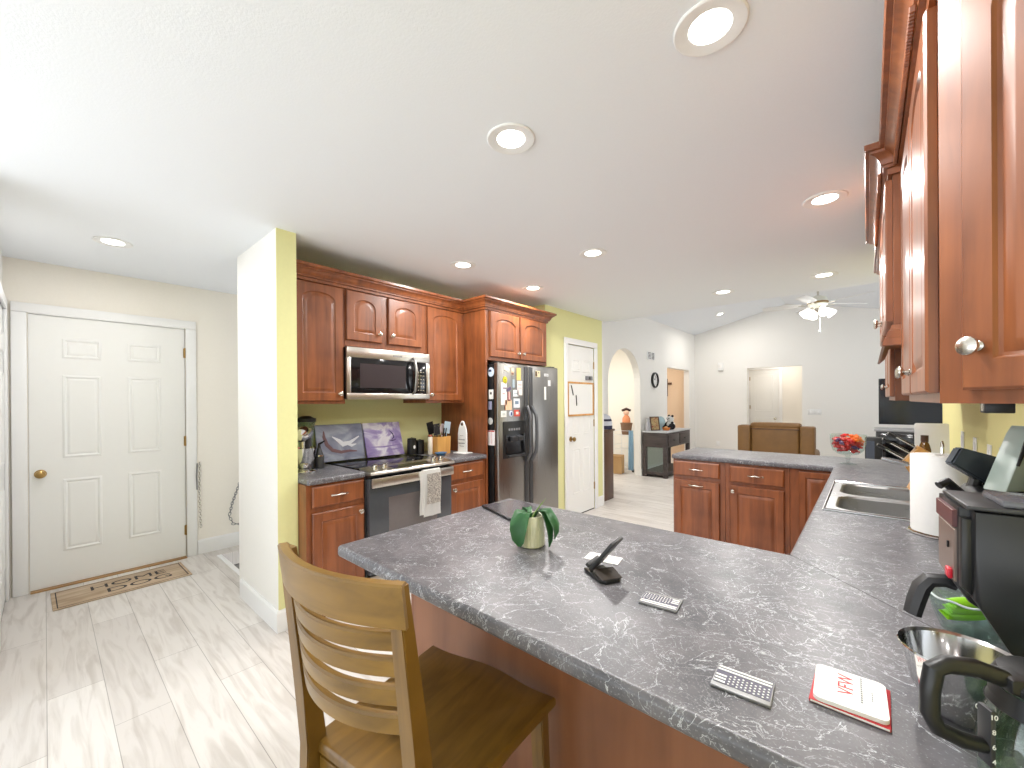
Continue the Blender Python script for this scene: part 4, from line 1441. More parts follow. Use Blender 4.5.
# orchid in a ribbed pot
r = root('potted_plant', (-0.828, 1.040, CZ), 'drooping broad-leaved plant in a ribbed white pot on the near peninsula', 'plant')
b = new()
loops = []
for rad, z in ((0.0, 0.0), (0.040, 0.0), (0.043, 0.004), (0.042, 0.05), (0.038, 0.094), (0.0375, 0.097), (0.033, 0.097), (0.034, 0.07), (0.0, 0.066)):
    loops.append((rad, z))
n = 60
rings = []
for rad, z in loops:
    rib = 0.0012 if 0.003 < z < 0.095 else 0
    rings.append([((max(rad, 0.0004) + rib * math.sin(i * PI)) * math.cos(2 * PI * i / n) if 0 else (max(rad, 0.0004) + (rib if i % 2 else 0)) * math.cos(2 * PI * i / n),
                   (max(rad, 0.0004) + (rib if i % 2 else 0)) * math.sin(2 * PI * i / n), z) for i in range(n)])
loft(b, rings, True, True)
make('pot', b, mat('ivory_ceramic', (232, 232, 210), 0.35), r)
b = new(); lathe(b, [(0, 0.078), (0.0335, 0.078), (0.0335, 0.072), (0, 0.072)], 20)
make('soil', b, mat('bark_soil', (70, 52, 36), 0.95, var=0.4, scale=120, bump=0.6), r)
def leaf(pts, wid, label=None, mt=None):
    pts = [Vector(p) for p in pts]
    k = len(pts)
    bb = new()
    loops = []
    for i, p in enumerate(pts):
        t = (pts[min(i + 1, k - 1)] - pts[max(0, i - 1)]).normalized()
        side = t.cross(Vector((0, 0, 1)))
        if side.length < 0.15: side = Vector((-p.y, p.x, 0))
        side.normalize()
        if i and side.dot(ls) < 0: side = -side
        ls = side
        nn = side.cross(t)
        wv = wid[i]
        loops.append([tuple(p - side * wv + nn * wv * 0.25), tuple(p - side * wv * 0.5 + nn * wv * 0.05), tuple(p), tuple(p + side * wv * 0.5 + nn * wv * 0.05), tuple(p + side * wv + nn * wv * 0.25)])
    loft(bb, loops, False, False, closed=False)
    bmesh.ops.solidify(bb, geom=bb.faces[:], thickness=0.0018)
    return make('leaf', bb, mt or M_LEAF, r, ang=1.2)
def dirv(a): return Vector((math.cos(a), math.sin(a), 0))
WL = [0.005, 0.014, 0.021, 0.024, 0.022, 0.016, 0.004]
def droop(a, reach, h, low, scale=1.0, bend=0.0):
    d = dirv(a); q = dirv(a + PI / 2)
    prof = [(0.012, 0.085), (0.35, h), (0.68, h + 0.002), (0.9, h - 0.028), (1.0, (h + low) / 2), (1.02, low + 0.018), (0.98, low)]
    return [tuple(d * (f * reach if f > 0.02 else 0.012) + q * bend * f * f + Vector((0, 0, z))) for f, z in prof]
leaf(droop(math.radians(272), 0.064, 0.108, 0.010), [w_ * 1.45 for w_ in WL])
leaf(droop(math.radians(228), 0.062, 0.106, 0.02), [w_ * 0.9 for w_ in WL])
leaf(droop(math.radians(12), 0.082, 0.114, 0.030), [w_ * 1.15 for w_ in WL])
leaf(droop(math.radians(2), 0.070, 0.110, 0.006), [w_ * 0.75 for w_ in WL])
leaf([(0.0, 0.0, 0.08), (0.012, 0.012, 0.105), (0.026, 0.022, 0.130), (0.038, 0.030, 0.150)], [0.006, 0.012, 0.010, 0.002], mt=mat('young_leaf', (122, 158, 70), 0.35))
leaf(droop(math.radians(150), 0.055, 0.110, 0.05), [w_ * 0.7 for w_ in WL])
# black phone stand / reader
r = root('phone_stand', (-0.533, 0.973, CZ), 'black folding phone stand with a tilted plate on the near peninsula', 'phone stand', math.radians(-30))
b = new()
prism(b, [(-0.048, -0.030), (0.036, -0.032), (0.048, -0.020), (0.048, 0.020), (0.036, 0.032), (-0.048, 0.030)], 0, 0.010, 'z', bev=0.003)
make('base', b, M_BLACK, r)
b = new(); prism(b, [(0.0, 0.0105), (0.046, 0.0105), (0.046, 0.0115), (0.012, 0.020), (0.0, 0.022)], -0.03, 0.03, 'y', bev=0.001)
make('wedge', b, mat('bronze_plastic', (62, 56, 52), 0.25), r)
b = new()
box(b, -0.036, 0.036, -0.005, 0.005, 0.0, 0.105, 0.003, M=T4((-0.040, 0.0, 0.0125), (0, 0, 0)) @ Euler((0, 0, math.radians(125))).to_matrix().to_4x4() @ Euler((math.radians(38), 0, 0)).to_matrix().to_4x4())
make('tilted_plate', b, M_DGREY, r)
b = new()
box(b, -0.034, 0.034, 0.006, 0.018, 0.0, 0.010, 0.002, M=T4((-0.040, 0.0, 0.0125), (0, 0, 0)) @ Euler((0, 0, math.radians(125))).to_matrix().to_4x4() @ Euler((math.radians(38), 0, 0)).to_matrix().to_4x4())
make('ledge', b, M_DGREY, r)
# business card behind it
r = root('business_card', (-0.592, 1.085, CZ), 'white printed card lying behind the black phone stand', 'card', 0.18)
b = new(); box(b, -0.050, 0.050, -0.028, 0.028, 0, 0.0012)
make('card', b, M_PAPER, r)
b = new()
for i in range(3): box(b, -0.01, 0.04 - i * 0.008, -0.016 + i * 0.012, -0.010 + i * 0.012, 0.00121, 0.0015)
make('print', b, mat('pink_grey_print', (196, 160, 160), 0.8), r)
# flag coasters
def flag(loc, rz, label):
    rt = root('flag_bottle_opener', loc, label, 'flag plaque', rz)
    W_, H_ = 0.084, 0.062
    bb = new(); box(bb, -W_ / 2, W_ / 2, -H_ / 2, H_ / 2, 0, 0.005, 0.0012)
    make('plate', bb, mat('pewter_metal', (150, 150, 150), 0.4, 0.6), rt)
    bb = new()
    box(bb, -W_ / 2 + 0.002, W_ / 2 - 0.002, -H_ / 2 + 0.010, H_ / 2 - 0.002, 0.00505, 0.0056)
    make('dark_field', bb, mat('slate_enamel', (92, 90, 106), 0.5), rt)
    bb = new()
    for j in range(3):
        y = -H_ / 2 + 0.004 + j * 0.0085 * (1.0 if j < 2 else 1.0)
    for y in (H_ / 2 - 0.006, H_ / 2 - 0.014): box(bb, -W_ / 2 + 0.003, W_ / 2 - 0.003, y - 0.002, y + 0.002, 0.0057, 0.0064)
    for j in range(3):
        y = -H_ / 2 + 0.014 + j * 0.0085
        box(bb, -W_ / 2 + 0.003, -W_ / 2 + 0.019, y - 0.002, y + 0.002, 0.0057, 0.0064)
    make('stripes', bb, mat('white_enamel', (238, 238, 234), 0.5), rt)
    bb = new()
    for i in range(10):
        for j in range(4):
            lathe(bb, [(0, 0), (0.0016, 0), (0.0016, 0.0006), (0, 0.0006)], 6, Matrix.Translation((-W_ / 2 + 0.024 + i * 0.0060, -H_ / 2 + 0.013 + j * 0.0072 + (0.0036 if i % 2 else 0), 0.0057)))
    make('stars', bb, mat('white_enamel', (238, 238, 234), 0.5), rt)
    return rt
f1 = flag((-0.363, 0.932, CZ), PI + 0.12, 'small metal flag plaque in the middle of the peninsula, stripes toward the camera')
flag((-0.156, 0.745, CZ), 0.05, 'small metal flag plaque beside the white note pad, nearer the counter edge')
# note pads
r = root('booklet', (-0.0235, 0.827, CZ), 'red-covered booklet lying under the white note pad', 'booklet', -0.02)
b = new(); box(b, -0.047, 0.047, -0.052, 0.052, 0, 0.005, 0.0012)
make('cover', b, M_RED, r)
b = new(); box(b, -0.045, 0.0455, -0.0525, 0.0500, 0.0012, 0.0038)
make('pages', b, M_PAPER, r)
r = root('note_pad', (-0.024, 0.8275, CZ + 0.0051), 'white note pad with red VFW lettering on top of the red booklet', 'note pad', 0.03)
b = new(); prism(b, [(p[0], p[1]) for p in rr(0, 0, 0.044, 0.050, 0.010, 0)], 0, 0.006, 'z')
make('pad', b, M_PAPER, r)
text('lettering', 'VFW', 0.028, M_RED, r, (-0.004, 0.010, 0.0062), (0, 0, PI / 2), 0.0002, sx=0.95)
b = new()
for i in range(12): box(b, 0.013, 0.0155, -0.026 + i * 0.006, -0.0222 + i * 0.006, 0.0061, 0.0064)
for i in range(5): box(b, 0.026, 0.0275, -0.012 + i * 0.005, -0.009 + i * 0.005, 0.0061, 0.0064)
make('small_print', b, M_GREY, r)

# ================================================================ BAR STOOL
r = root('bar_stool', (-0.794, 0.630, 0), 'honey-stained wooden ladder-back counter stool at the near peninsula', 'stool', math.radians(8.5))
SH = 0.62
b = new()
def seat_loop(z, ins):
    pts = []
    for i in range(13):
        t = i / 12
        pts.append((-0.215 + ins + (0.43 - 2 * ins) * t, 0.205 - ins + 0.010 * math.sin(PI * t) - 0.006 * math.sin(3 * PI * t), z))
    for i in range(1, 12): pts.append((0.215 - ins - 0.040 * i / 12, 0.205 - ins - (0.41 - 2 * ins) * i / 12, z))
    for i in range(13): pts.append((0.175 - ins - (0.378 - 2 * ins) * i / 12, -0.205 + ins, z))
    for i in range(1, 12): pts.append((-0.203 + ins - 0.012 * i / 12, -0.205 + ins + (0.41 - 2 * ins) * i / 12, z))
    return pts
loft(b, [seat_loop(SH - 0.030, 0.006), seat_loop(SH - 0.024, 0.0), seat_loop(SH - 0.008, 0.0), seat_loop(SH - 0.002, 0.004), seat_loop(SH, 0.010), seat_loop(SH - 0.004, 0.07), seat_loop(SH - 0.006, 0.12)], True, True)
make('seat', b, M_HONEYV, r)
def leg(px, py, tx, ty, z0, z1, wx, wy):
    bb = new()
    loft(bb, [[(px - wx * .8, py - wy * .8, z0), (px + wx * .8, py - wy * .8, z0), (px + wx * .8, py + wy * .8, z0), (px - wx * .8, py + wy * .8, z0)],
              [(tx - wx, ty - wy, z1), (tx + wx, ty - wy, z1), (tx + wx, ty + wy, z1), (tx - wx, ty + wy, z1)]])
    bmesh.ops.bevel(bb, geom=bb.edges[:], offset=0.003, segments=2, affect='EDGES')
    return bb
for sx in (-1, 1):
    make('leg', leg(sx * 0.200, 0.185, sx * 0.185, 0.170, 0, SH - 0.03, 0.018, 0.018), M_HONEYV, r)
for sx in (-1, 1):
    bb = new()
    c_ = -0.190 if sx < 0 else 0.152
    P = [(c_ + sx * 0.010, -0.250, 0.0), (c_ + sx * 0.002, -0.215, SH - 0.25), (c_, -0.207, SH), (c_, -0.222, SH + 0.14), (c_, -0.262, SH + 0.452)]
    WD = [(0.015, 0.016), (0.017, 0.022), (0.017, 0.023), (0.017, 0.019), (0.0165, 0.012)]
    loft(bb, [[(p[0] - a, p[1] - c, p[2]), (p[0] + a, p[1] - c, p[2]), (p[0] + a, p[1] + c, p[2]), (p[0] - a, p[1] + c, p[2])] for p, (a, c) in zip(P, WD)])
    bmesh.ops.bevel(bb, geom=[e for e in bb.edges if abs(e.verts[0].co.z - e.verts[1].co.z) > 0.05], offset=0.003, segments=2, affect='EDGES')
    make('back_post', bb, M_HONEYV, r)
def post_y(z):
    if z < SH + 0.14: return -0.207 - 0.015 * (z - SH) / 0.14
    return -0.222 - 0.040 * (z - SH - 0.14) / 0.312
def rail(name, za, zb, x0=-0.175, x1=0.137, th=0.009, sag=0.045):
    bb = new()
    loops = []
    n = 18
    for i in range(n + 1):
        t = i / n
        x = x0 + (x1 - x0) * t
        s = sag * (1 - (2 * t - 1) ** 2)
        sl = sag * -2 * (2 * t - 1) * 2 / (x1 - x0)
        nx, ny = -sl, 1.0
        L = math.hypot(nx, ny)
        def P_(o, z): return (x - (-nx / L) * o * -1, post_y(z) - s + o * ny / L, z)
        loops.append([P_(-th, za + 0.002), P_(-th + 0.002, za), P_(th - 0.002, za), P_(th, za + 0.002), P_(th, zb - 0.004), P_(th - 0.004, zb), P_(-th + 0.004, zb), P_(-th, zb - 0.004)])
    loft(bb, loops)
    make(name, bb, M_HONEY, r)
rail('top_rail', SH + 0.378, SH + 0.458, -0.2065, 0.1685, 0.0115)
zt = 0.975
for za, zb in ((0.948, 0.983), (0.899, 0.934), (0.844, 0.880), (0.788, 0.825)):
    rail('slat', za, zb)
for (a, c, d_, e) in ((-0.17, 0.17, 0.158, 0.178), (-0.17, 0.135, -0.205, -0.190)):
    b = new(); box(b, a, c, d_, e, SH - 0.085, SH - 0.031, 0.002); make('apron', b, M_HONEY, r)
for sx in (-1, 1):
    b = new(); box(b, (sx * 0.172 if sx < 0 else 0.150) - 0.010, (sx * 0.172 if sx < 0 else 0.150) + 0.010, -0.19, 0.155, SH - 0.085, SH - 0.031, 0.002); make('apron', b, M_HONEYV, r)
for sx in (-1, 1):
    b = new(); tube(b, [(-0.196 if sx < 0 else 0.158, -0.235, 0.22), (sx * 0.196, 0.178, 0.22)], 0.011, 8); make('stretcher', b, M_HONEY, r)
for yy, z in ((0.178, 0.16), (-0.238, 0.28)):
    b = new(); tube(b, [(-0.19, yy, z), (0.19 if yy > 0 else 0.155, yy, z)], 0.011, 8); make('stretcher', b, M_HONEY, r)

# ================================================================ RIGHT COUNTER ITEMS
# paper towel
r = root('paper_towel_roll', (0.190, 2.02, CZ), 'white paper towel roll on a wire stand beside the sink', 'paper towel')
b = new(); lathe(b, [(0, 0), (0.088, 0), (0.090, 0.003), (0.086, 0.007), (0.080, 0.004), (0, 0.004)], 36)
make('stand_base', b, M_CHROME, r)
b = new(); tube(b, [(0, 0, 0.004), (0, 0, 0.300)], 0.005, 8)
tube(b, [(0.0, 0.022 * math.cos(a), 0.296 + 0.022 * math.sin(a)) for a in [PI * i / 8 for i in range(9)]], 0.003, 8)
make('stand_rod', b, M_CHROME, r)
b = new(); lathe(b, [(0.02, 0.010), (0.079, 0.010), (0.080, 0.014), (0.080, 0.268), (0.079, 0.272), (0.02, 0.272), (0.02, 0.010)], 40)
make('roll', b, M_PAPER, r)
# coffee maker
r = root('coffee_maker', (0.115, 0.977, CZ), 'black drip coffee maker with a red switch on the right counter', 'coffee maker', math.radians(5))
CW = 0.157
b = new()
prism(b, [(0, 0.285), (0, 0.150), (0.012, 0.128), (0.055, 0.098), (0.10, 0.092), (0.10, 0.0), (0.30, 0.0), (0.30, 0.285)], 0.028, CW, 'y', bev=0.004)
prism(b, [(0.012, 0.285), (0.012, 0.141), (0.02, 0.128), (0.066, 0.040), (0.092, 0.0), (0.30, 0.0), (0.30, 0.285)], 0.0, 0.0285, 'y', bev=0.008)
prism(b, [(0.0, 0.27), (0.0, 0.155), (0.016, 0.140), (0.016, 0.27)], 0.012, 0.03, 'y', bev=0.004)
make('body', b, M_BLACK, r)
b = new(); box(b, 0.004, 0.298, 0.004, CW - 0.004, 0.2855, 0.293, 0.003)
make('top_cover', b, M_DGREY, r)
b = new(); box(b, 0.045, 0.29, 0.010, CW - 0.050, 0.2935, 0.305, 0.003)
make('water_lid', b, mat('grey_gloss_plastic', (92, 92, 98), 0.22), r)
b = new(); box(b, -0.0035, 0.001, 0.038, CW - 0.018, 0.155, 0.245, 0.001, seg=1)
make('front_panel', b, mat('brushed_bronze_panel', (150, 132, 122), 0.35, 0.7), r)
b = new(); box(b, -0.006, 0.001, 0.034, CW - 0.014, 0.249, 0.278, 0.001, seg=1)
make('control_strip', b, mat('red_brown_display', (96, 58, 60), 0.3), r)
b = new(); box(b, -0.010, -0.0036, 0.042, 0.062, 0.158, 0.175, 0.002)
make('switch', b, mat('red_switch', (200, 30, 50), 0.35), r)
b = new(); box(b, -0.006, -0.0036, 0.066, 0.072, 0.205, 0.217, 0.001, seg=1)
make('indicator', b, M_BLACK, r)
b = new()
tube(b, [(0.020, 0.142, 0.116), (0.004, 0.142, 0.122), (-0.016, 0.142, 0.118), (-0.027, 0.140, 0.103), (-0.035, 0.137, 0.076), (-0.041, 0.134, 0.050)], [0.013, 0.016, 0.018, 0.019, 0.019, 0.018], 8, flat=0.75)
make('jug_handle', b, M_DGREY, r)
# second brewer behind, lid open
r = root('pod_coffee_brewer', (0.19, 1.475, CZ), 'black single-cup brewer with its lid open behind the coffee maker', 'coffee maker', 0.0)
b = new(); box(b, 0.0, 0.23, 0.0, 0.22, 0, 0.235, 0.02, seg=3)
make('body', b, M_BLACK, r)
def quad_slab(ptsw, nrm_th, org):
    a = [Vector(p) - Vector(org) for p in ptsw]
    nn = (a[1] - a[0]).cross(a[3] - a[0]).normalized() * nrm_th
    bb = new()
    loft(bb, [[tuple(p) for p in a], [tuple(p + nn) for p in a]])
    bmesh.ops.bevel(bb, geom=bb.edges[:], offset=0.004, segments=2, affect='EDGES')
    return bb
O_ = (0.19, 1.475, CZ)
make('open_lid', quad_slab([(0.150, 1.585, 1.210), (0.170, 1.605, 1.252), (0.283, 1.700, 1.212), (0.238, 1.660, 1.142)], -0.022, O_), mat('slate_gloss_plastic', (70, 76, 84), 0.2), r)
b = new(); tube(b, [(0.0, 0.13, 0.20), (-0.035, 0.10, 0.245), (-0.05, 0.09, 0.235)], [0.015, 0.012, 0.010], 10)
tube(b, [(0.02, 0.16, 0.225), (0.03, 0.17, 0.26)], 0.014, 10)
make('spout', b, M_BLACK, r)
b = new()
Mq = Matrix.Translation((0.068, 0.075, 0)) @ Euler((0, 0, math.atan2(0.044, 0.05))).to_matrix().to_4x4()
prism(b, [(-0.008, 0.2355), (0.075, 0.2355), (0.086, 0.345), (0.080, 0.385), (0.066, 0.396), (0.052, 0.375)], 0.0, 0.05, 'y', M=Mq, bev=0.004)
make('water_tank', b, mat('milky_green_plastic', (186, 200, 190), 0.3), r)
b = new()
tube(b, [(0.02, -0.002, 0.30), (0.050, -0.002, 0.376), (0.066, -0.002, 0.398), (0.082, -0.002, 0.386), (0.089, -0.002, 0.33), (0.080, -0.002, 0.2355)], [0.003, 0.006, 0.008, 0.007, 0.005, 0.004], 8, M=Mq)
make('tank_edge', b, M_BLACK, r)
# glass bowl with green bags
r = root('glass_bowl', (0.151, 1.206, CZ), 'clear glass bowl holding green packets under the coffee maker', 'bowl')
b = new(); lathe(b, [(0, 0.002), (0.036, 0.0), (0.042, 0.004), (0.055, 0.04), (0.062, 0.070), (0.060, 0.071), (0.053, 0.042), (0.038, 0.008), (0, 0.006)], 30)
make('bowl', b, M_GLASS, r)
M_GREEN = mat('lime_packet', (150, 215, 45), 0.4, var=0.12, scale=30)
b = new(); tube(b, [(0.0612 * math.cos(a), 0.0612 * math.sin(a), 0.0712 + 0.0015 * math.cos(9 * a)) for a in [2 * PI * q / 72 for q in range(72)]], 0.0022, 8, closed=True)
make('rim', b, mat('cut_glass_rim', (214, 224, 222), 0.12), r)
for i in range(3):
    rt = root('green_packet', (0.148 - 0.008 + i * 0.006, 1.191 + i * 0.011, CZ + 0.040 + i * 0.009), 'bright green packet lying in the clear glass bowl', 'packet', group='green packets in the glass bowl', rot=(0.55, 0.0, 0.72))
    b = new()
    loft(b, [rr(x, 0, 0.0, 0.0, 0.0, 0) if 0 else [(x, y * k, z * k) for y, z in ((-0.013, 0), (-0.009, 0.004), (0, 0.006), (0.009, 0.004), (0.013, 0), (0.009, -0.003), (0, -0.004), (-0.009, -0.003))] for x, k in ((-0.036, 0.75), (-0.030, 0.9), (-0.012, 1.0), (0.012, 1.0), (0.030, 0.9), (0.036, 0.75))])
    make('packet', b, M_GREEN, rt)
    b = new()
    for sx in (-1, 1): box(b, sx * 0.0365 - 0.004, sx * 0.0365 + 0.004, -0.010, 0.010, -0.0008, 0.0008)
    make('seal', b, M_GREEN, rt)
# steel bowl
r = root('steel_bowl', (0.100, 0.884, CZ), 'shiny stainless steel bowl in front of the green packets', 'bowl')
b = new(); lathe(b, [(0, 0.001), (0.030, 0.0), (0.036, 0.004), (0.055, 0.040), (0.065, 0.090), (0.068, 0.0925), (0.067, 0.094), (0.062, 0.091), (0.052, 0.042), (0.033, 0.007), (0, 0.006)], 36)
make('bowl', b, M_CHROME, r)
# glass carafe
r = root('glass_carafe', (0.158, 0.755, CZ), 'glass coffee carafe with black looped handle in the lower right corner', 'carafe', math.atan2(-0.50, -0.86))
b = new(); lathe(b, [(0, 0.002), (0.050, 0.0), (0.058, 0.008), (0.061, 0.05), (0.056, 0.085), (0.044, 0.118), (0.041, 0.128), (0.040, 0.128), (0.042, 0.117), (0.054, 0.084), (0.059, 0.05), (0.056, 0.01), (0, 0.006)], 36)
make('glass_body', b, M_GLASS, r)
b = new(); lathe(b, [(0.0535, 0.105), (0.0520, 0.105), (0.048, 0.114), (0.0445, 0.125), (0.046, 0.126), (0.050, 0.115)], 36)
make('collar_band', b, M_BLACK, r)
b = new(); lathe(b, [(0, 0.1285), (0.046, 0.1285), (0.048, 0.136), (0.043, 0.146), (0.020, 0.150), (0, 0.150)], 30)
box(b, -0.01, 0.052, -0.016, 0.016, 0.130, 0.148, 0.004)
make('lid', b, M_BLACK, r)
b = new()
hp = [(0.046, 0, 0.140), (0.075, 0, 0.150), (0.104, 0, 0.151), (0.116, 0, 0.144), (0.120, 0, 0.120), (0.121, 0, 0.092), (0.113, 0, 0.074), (0.090, 0, 0.064), (0.067, 0, 0.060)]
tube(b, hp, [0.010, 0.010, 0.010, 0.010, 0.0095, 0.0095, 0.009, 0.009, 0.008], 12, flat=1.0)
make('handle', b, M_BLACK, r)
b = new(); box(b, 0.0615, 0.067, -0.009, 0.009, 0.040, 0.106, 0.002)
st = make('number_strip', b, M_DGREY, r)
for k, ch in enumerate(('10', '8', '6', '4')):
    text('numeral', ch, 0.008, M_WHITE, st, (0.064, -0.0092, 0.099 - k * 0.017), (PI / 2, 0, 0), 0.0002)
    text('numeral', ch, 0.008, M_WHITE, st, (0.064, 0.0092, 0.099 - k * 0.017), (PI / 2, 0, PI), 0.0002)
# knife block and knives
KB = (0.205, 2.945)
r = root('knife_block', (KB[0], KB[1], CZ), 'slanted light wood knife block behind the paper towel', 'knife block')
b = new(); prism(b, [(-0.055, 0.0), (0.07, 0.0), (0.075, 0.12), (0.035, 0.190), (-0.014, 0.224), (-0.075, 0.135), (-0.03, 0.06)], -0.05, 0.05, 'y', bev=0.004)
make('block', b, M_BAMBOO, r)
kd = Vector((-0.83, 0, 0.555))
fv = Vector((0.555, 0, 0.83))
proto = None
for i in range(9):
    row, c = divmod(i, 3)
    pos = Vector((KB[0] - 0.0395, KB[1] - 0.03 + c * 0.03, CZ + 0.190)) + fv * (-0.045 + row * 0.038) + kd * 0.004
    Mk = Matrix.Translation(pos) @ kd.to_track_quat('Z', 'Y').to_matrix().to_4x4()
    if proto is None:
        rt = root('kitchen_knife', pos, 'black-handled knife in the slanted light wood block', 'knife', group='knives in the block')
        b = new()
        loft(b, [rr(0, 0, 0.010, 0.0065, 0.004, z, 3) if z < 0.11 else rr(0.002, 0, 0.011, 0.0065, 0.004, z, 3) for z in (0.004, 0.03, 0.08, 0.118, 0.122)])
        make('handle', b, M_BLACK, rt)
        b = new(); box(b, -0.0105, 0.0105, -0.003, 0.003, 0.0, 0.1225, 0.001, seg=1); box(b, -0.0112, -0.0098, -0.0055, 0.0055, 0.004, 0.118)
        make('tang', b, M_CHROME, rt)
        proto = rt
    else:
        rt = copy_tree(proto)
    rt.matrix_basis = Mk
r = root('sharpening_rod', (0.15, 2.86, CZ + 0.135), 'steel sharpening rod with pale handle lying across the knife block', 'sharpener', rot=(0, -1.35, 0))
b = new(); lathe(b, [(0, 0), (0.012, 0), (0.014, 0.05), (0.010, 0.10), (0, 0.105)], 12)
make('handle', b, mat('pale_grey_metal', (190, 192, 196), 0.25, 0.8), r)
b = new(); tube(b, [(0, 0, -0.001), (0, 0, -0.045)], 0.005, 8)
make('rod', b, M_CHROME, r)
# amber jar and white board
r = root('amber_bottle', (0.235, 3.22, CZ), 'amber glass bottle in front of the white board', 'bottle')
b = new(); lathe(b, [(0, 0), (0.024, 0), (0.026, 0.01), (0.026, 0.18), (0.020, 0.21), (0.014, 0.225), (0, 0.225)], 18)
make('body', b, mat('amber_glass', (120, 84, 34), 0.15), r)
b = new(); lathe(b, [(0, 0.226), (0.016, 0.226), (0.016, 0.262), (0, 0.264)], 18)
make('cap', b, M_BROWN, r)
r = root('white_board', (0.245, 4.03, CZ), 'plain white board standing at the far right end of the counter', 'board', rot=(-0.10, 0, 0))
b = new(); prism(b, [(p[0] + 0.085, p[1] + 0.148) for p in rr(0, 0, 0.085, 0.1475, 0.012, 0)], 0, 0.012, 'y', bev=0.002)
make('board', b, M_WHITE, r)
# candy bowl
r = root('candy_bowl', (-0.112, 3.80, CZ), 'footed glass bowl of red and orange sweets at the far counter corner', 'bowl')
b = new(); lathe(b, [(0, 0.0), (0.048, 0.0), (0.05, 0.003), (0.03, 0.008), (0.012, 0.016), (0.010, 0.03), (0.018, 0.04), (0.012, 0.05), (0.018, 0.062), (0.06, 0.072), (0.090, 0.10), (0.101, 0.15), (0.104, 0.212), (0.1025, 0.213), (0.099, 0.15), (0.087, 0.102), (0.058, 0.075), (0, 0.070)], 32)
make('bowl', b, glass('candy_bowl_glass', (246, 250, 249), 0.02, 0.22), r)
M_C1, M_C2 = mat('red_wrapper', (214, 42, 40), 0.3, var=0.2, scale=80), mat('orange_wrapper', (240, 110, 30), 0.3, var=0.2, scale=80)
M_C3 = mat('purple_wrapper', (92, 60, 110), 0.3, var=0.2, scale=80)
def candy(rgbmt, lab, grp):
    rt = root('wrapped_candy', (0, 0, 0), lab, 'candy', group=grp)
    b = new(); ball(b, (0, 0, 0), 0.015, 10, (1.2, 0.95, 0.85)); make('sweet', b, rgbmt, rt)
    for s in (-1, 1):
        b = new(); lathe(b, [(0, 0), (0.005, 0.0), (0.009, 0.008), (0, 0.007)], 8, Matrix.Translation((s * 0.017, 0, 0)) @ Euler((0, s * PI / 2, 0)).to_matrix().to_4x4()); make('wrapper_twist', b, rgbmt, rt)
    return rt
protos = [candy(M_C1, 'red wrapped sweet in the footed glass bowl', 'red sweets in the bowl'), candy(M_C2, 'orange wrapped sweet heaped in the footed glass bowl', 'orange sweets in the bowl'), candy(M_C3, 'purple wrapped sweet in the footed glass bowl', 'purple sweets in the bowl')]
used = [0, 0, 0]
for lvl, (z, rad, cnt) in enumerate(((0.098, 0.042, 7), (0.124, 0.060, 11), (0.148, 0.069, 12), (0.171, 0.070, 12), (0.148, 0.034, 6), (0.172, 0.034, 6), (0.126, 0.024, 4), (0.194, 0.055, 8))):
    for i in range(cnt):
        a = 2 * PI * (i + 0.5 * (lvl % 2)) / cnt
        kind = 0
        if lvl >= 3 and math.cos(a - 0.4) > 0.3: kind = 1
        elif (i + lvl) % 7 == 3: kind = 2
        if lvl == 7 and math.cos(a - 0.4) < 0.0: continue
        p = protos[kind] if not used[kind] else copy_tree(protos[kind])
        used[kind] = 1
        p.location = (-0.112 + rad * math.cos(a), 3.80 + rad * math.sin(a), CZ + z + 0.004 * ((i * 7) % 3))
        p.rotation_euler = (0.4 * math.sin(i * 2.1), 0.4 * math.cos(i * 1.7 + lvl), i * 2.4 + lvl)
# wall plates and under-cabinet light
for (y, z, w_, mt_, lab, cat) in ((3.82, 1.115, 0.075, M_WHITE, 'white switch plate on the yellow right wall, farthest one', 'switch plate'), (3.42, 1.105, 0.075, M_WHITE, 'white outlet plate on the yellow right wall, middle one', 'outlet'),
                          (3.06, 1.095, 0.075, M_WHITE, 'white outlet plate on the yellow right wall above the paper towel, nearest white one', 'outlet'), (2.78, 1.10, 0.13, mat('grey_blue_plate', (150, 160, 178), 0.3, 0.3), 'blue-grey metal plate on the yellow right wall behind the brewer', 'wall plate')):
    r = root('switch_plate' if 'switch' in lab else ('outlet_plate' if 'outlet' in lab else 'metal_plate'), (WX - 0.0005, y, z), lab, cat, -PI / 2)
    b = new(); box(b, -w_ / 2, w_ / 2, -0.006, 0, -0.058, 0.058, 0.002)
    make('plate', b, mt_, r)
    b = new(); box(b, -0.016, 0.016, -0.010, -0.0061, -0.034, 0.034, 0.002)
    make('rocker', b, mt_, r)
r = root('under_cabinet_light', (0.29, 1.87, UZ0 - 0.0005), 'small dark metal light under the right wall cabinet', 'cabinet light')
b = new(); box(b, -0.03, 0.03, -0.03, 0.03, -0.034, 0, 0.003)
make('housing', b, M_DGREY, r)
b = new(); box(b, -0.0308, -0.0301, -0.018, 0.012, -0.028, -0.006)
make('face', b, M_NICKEL, r)
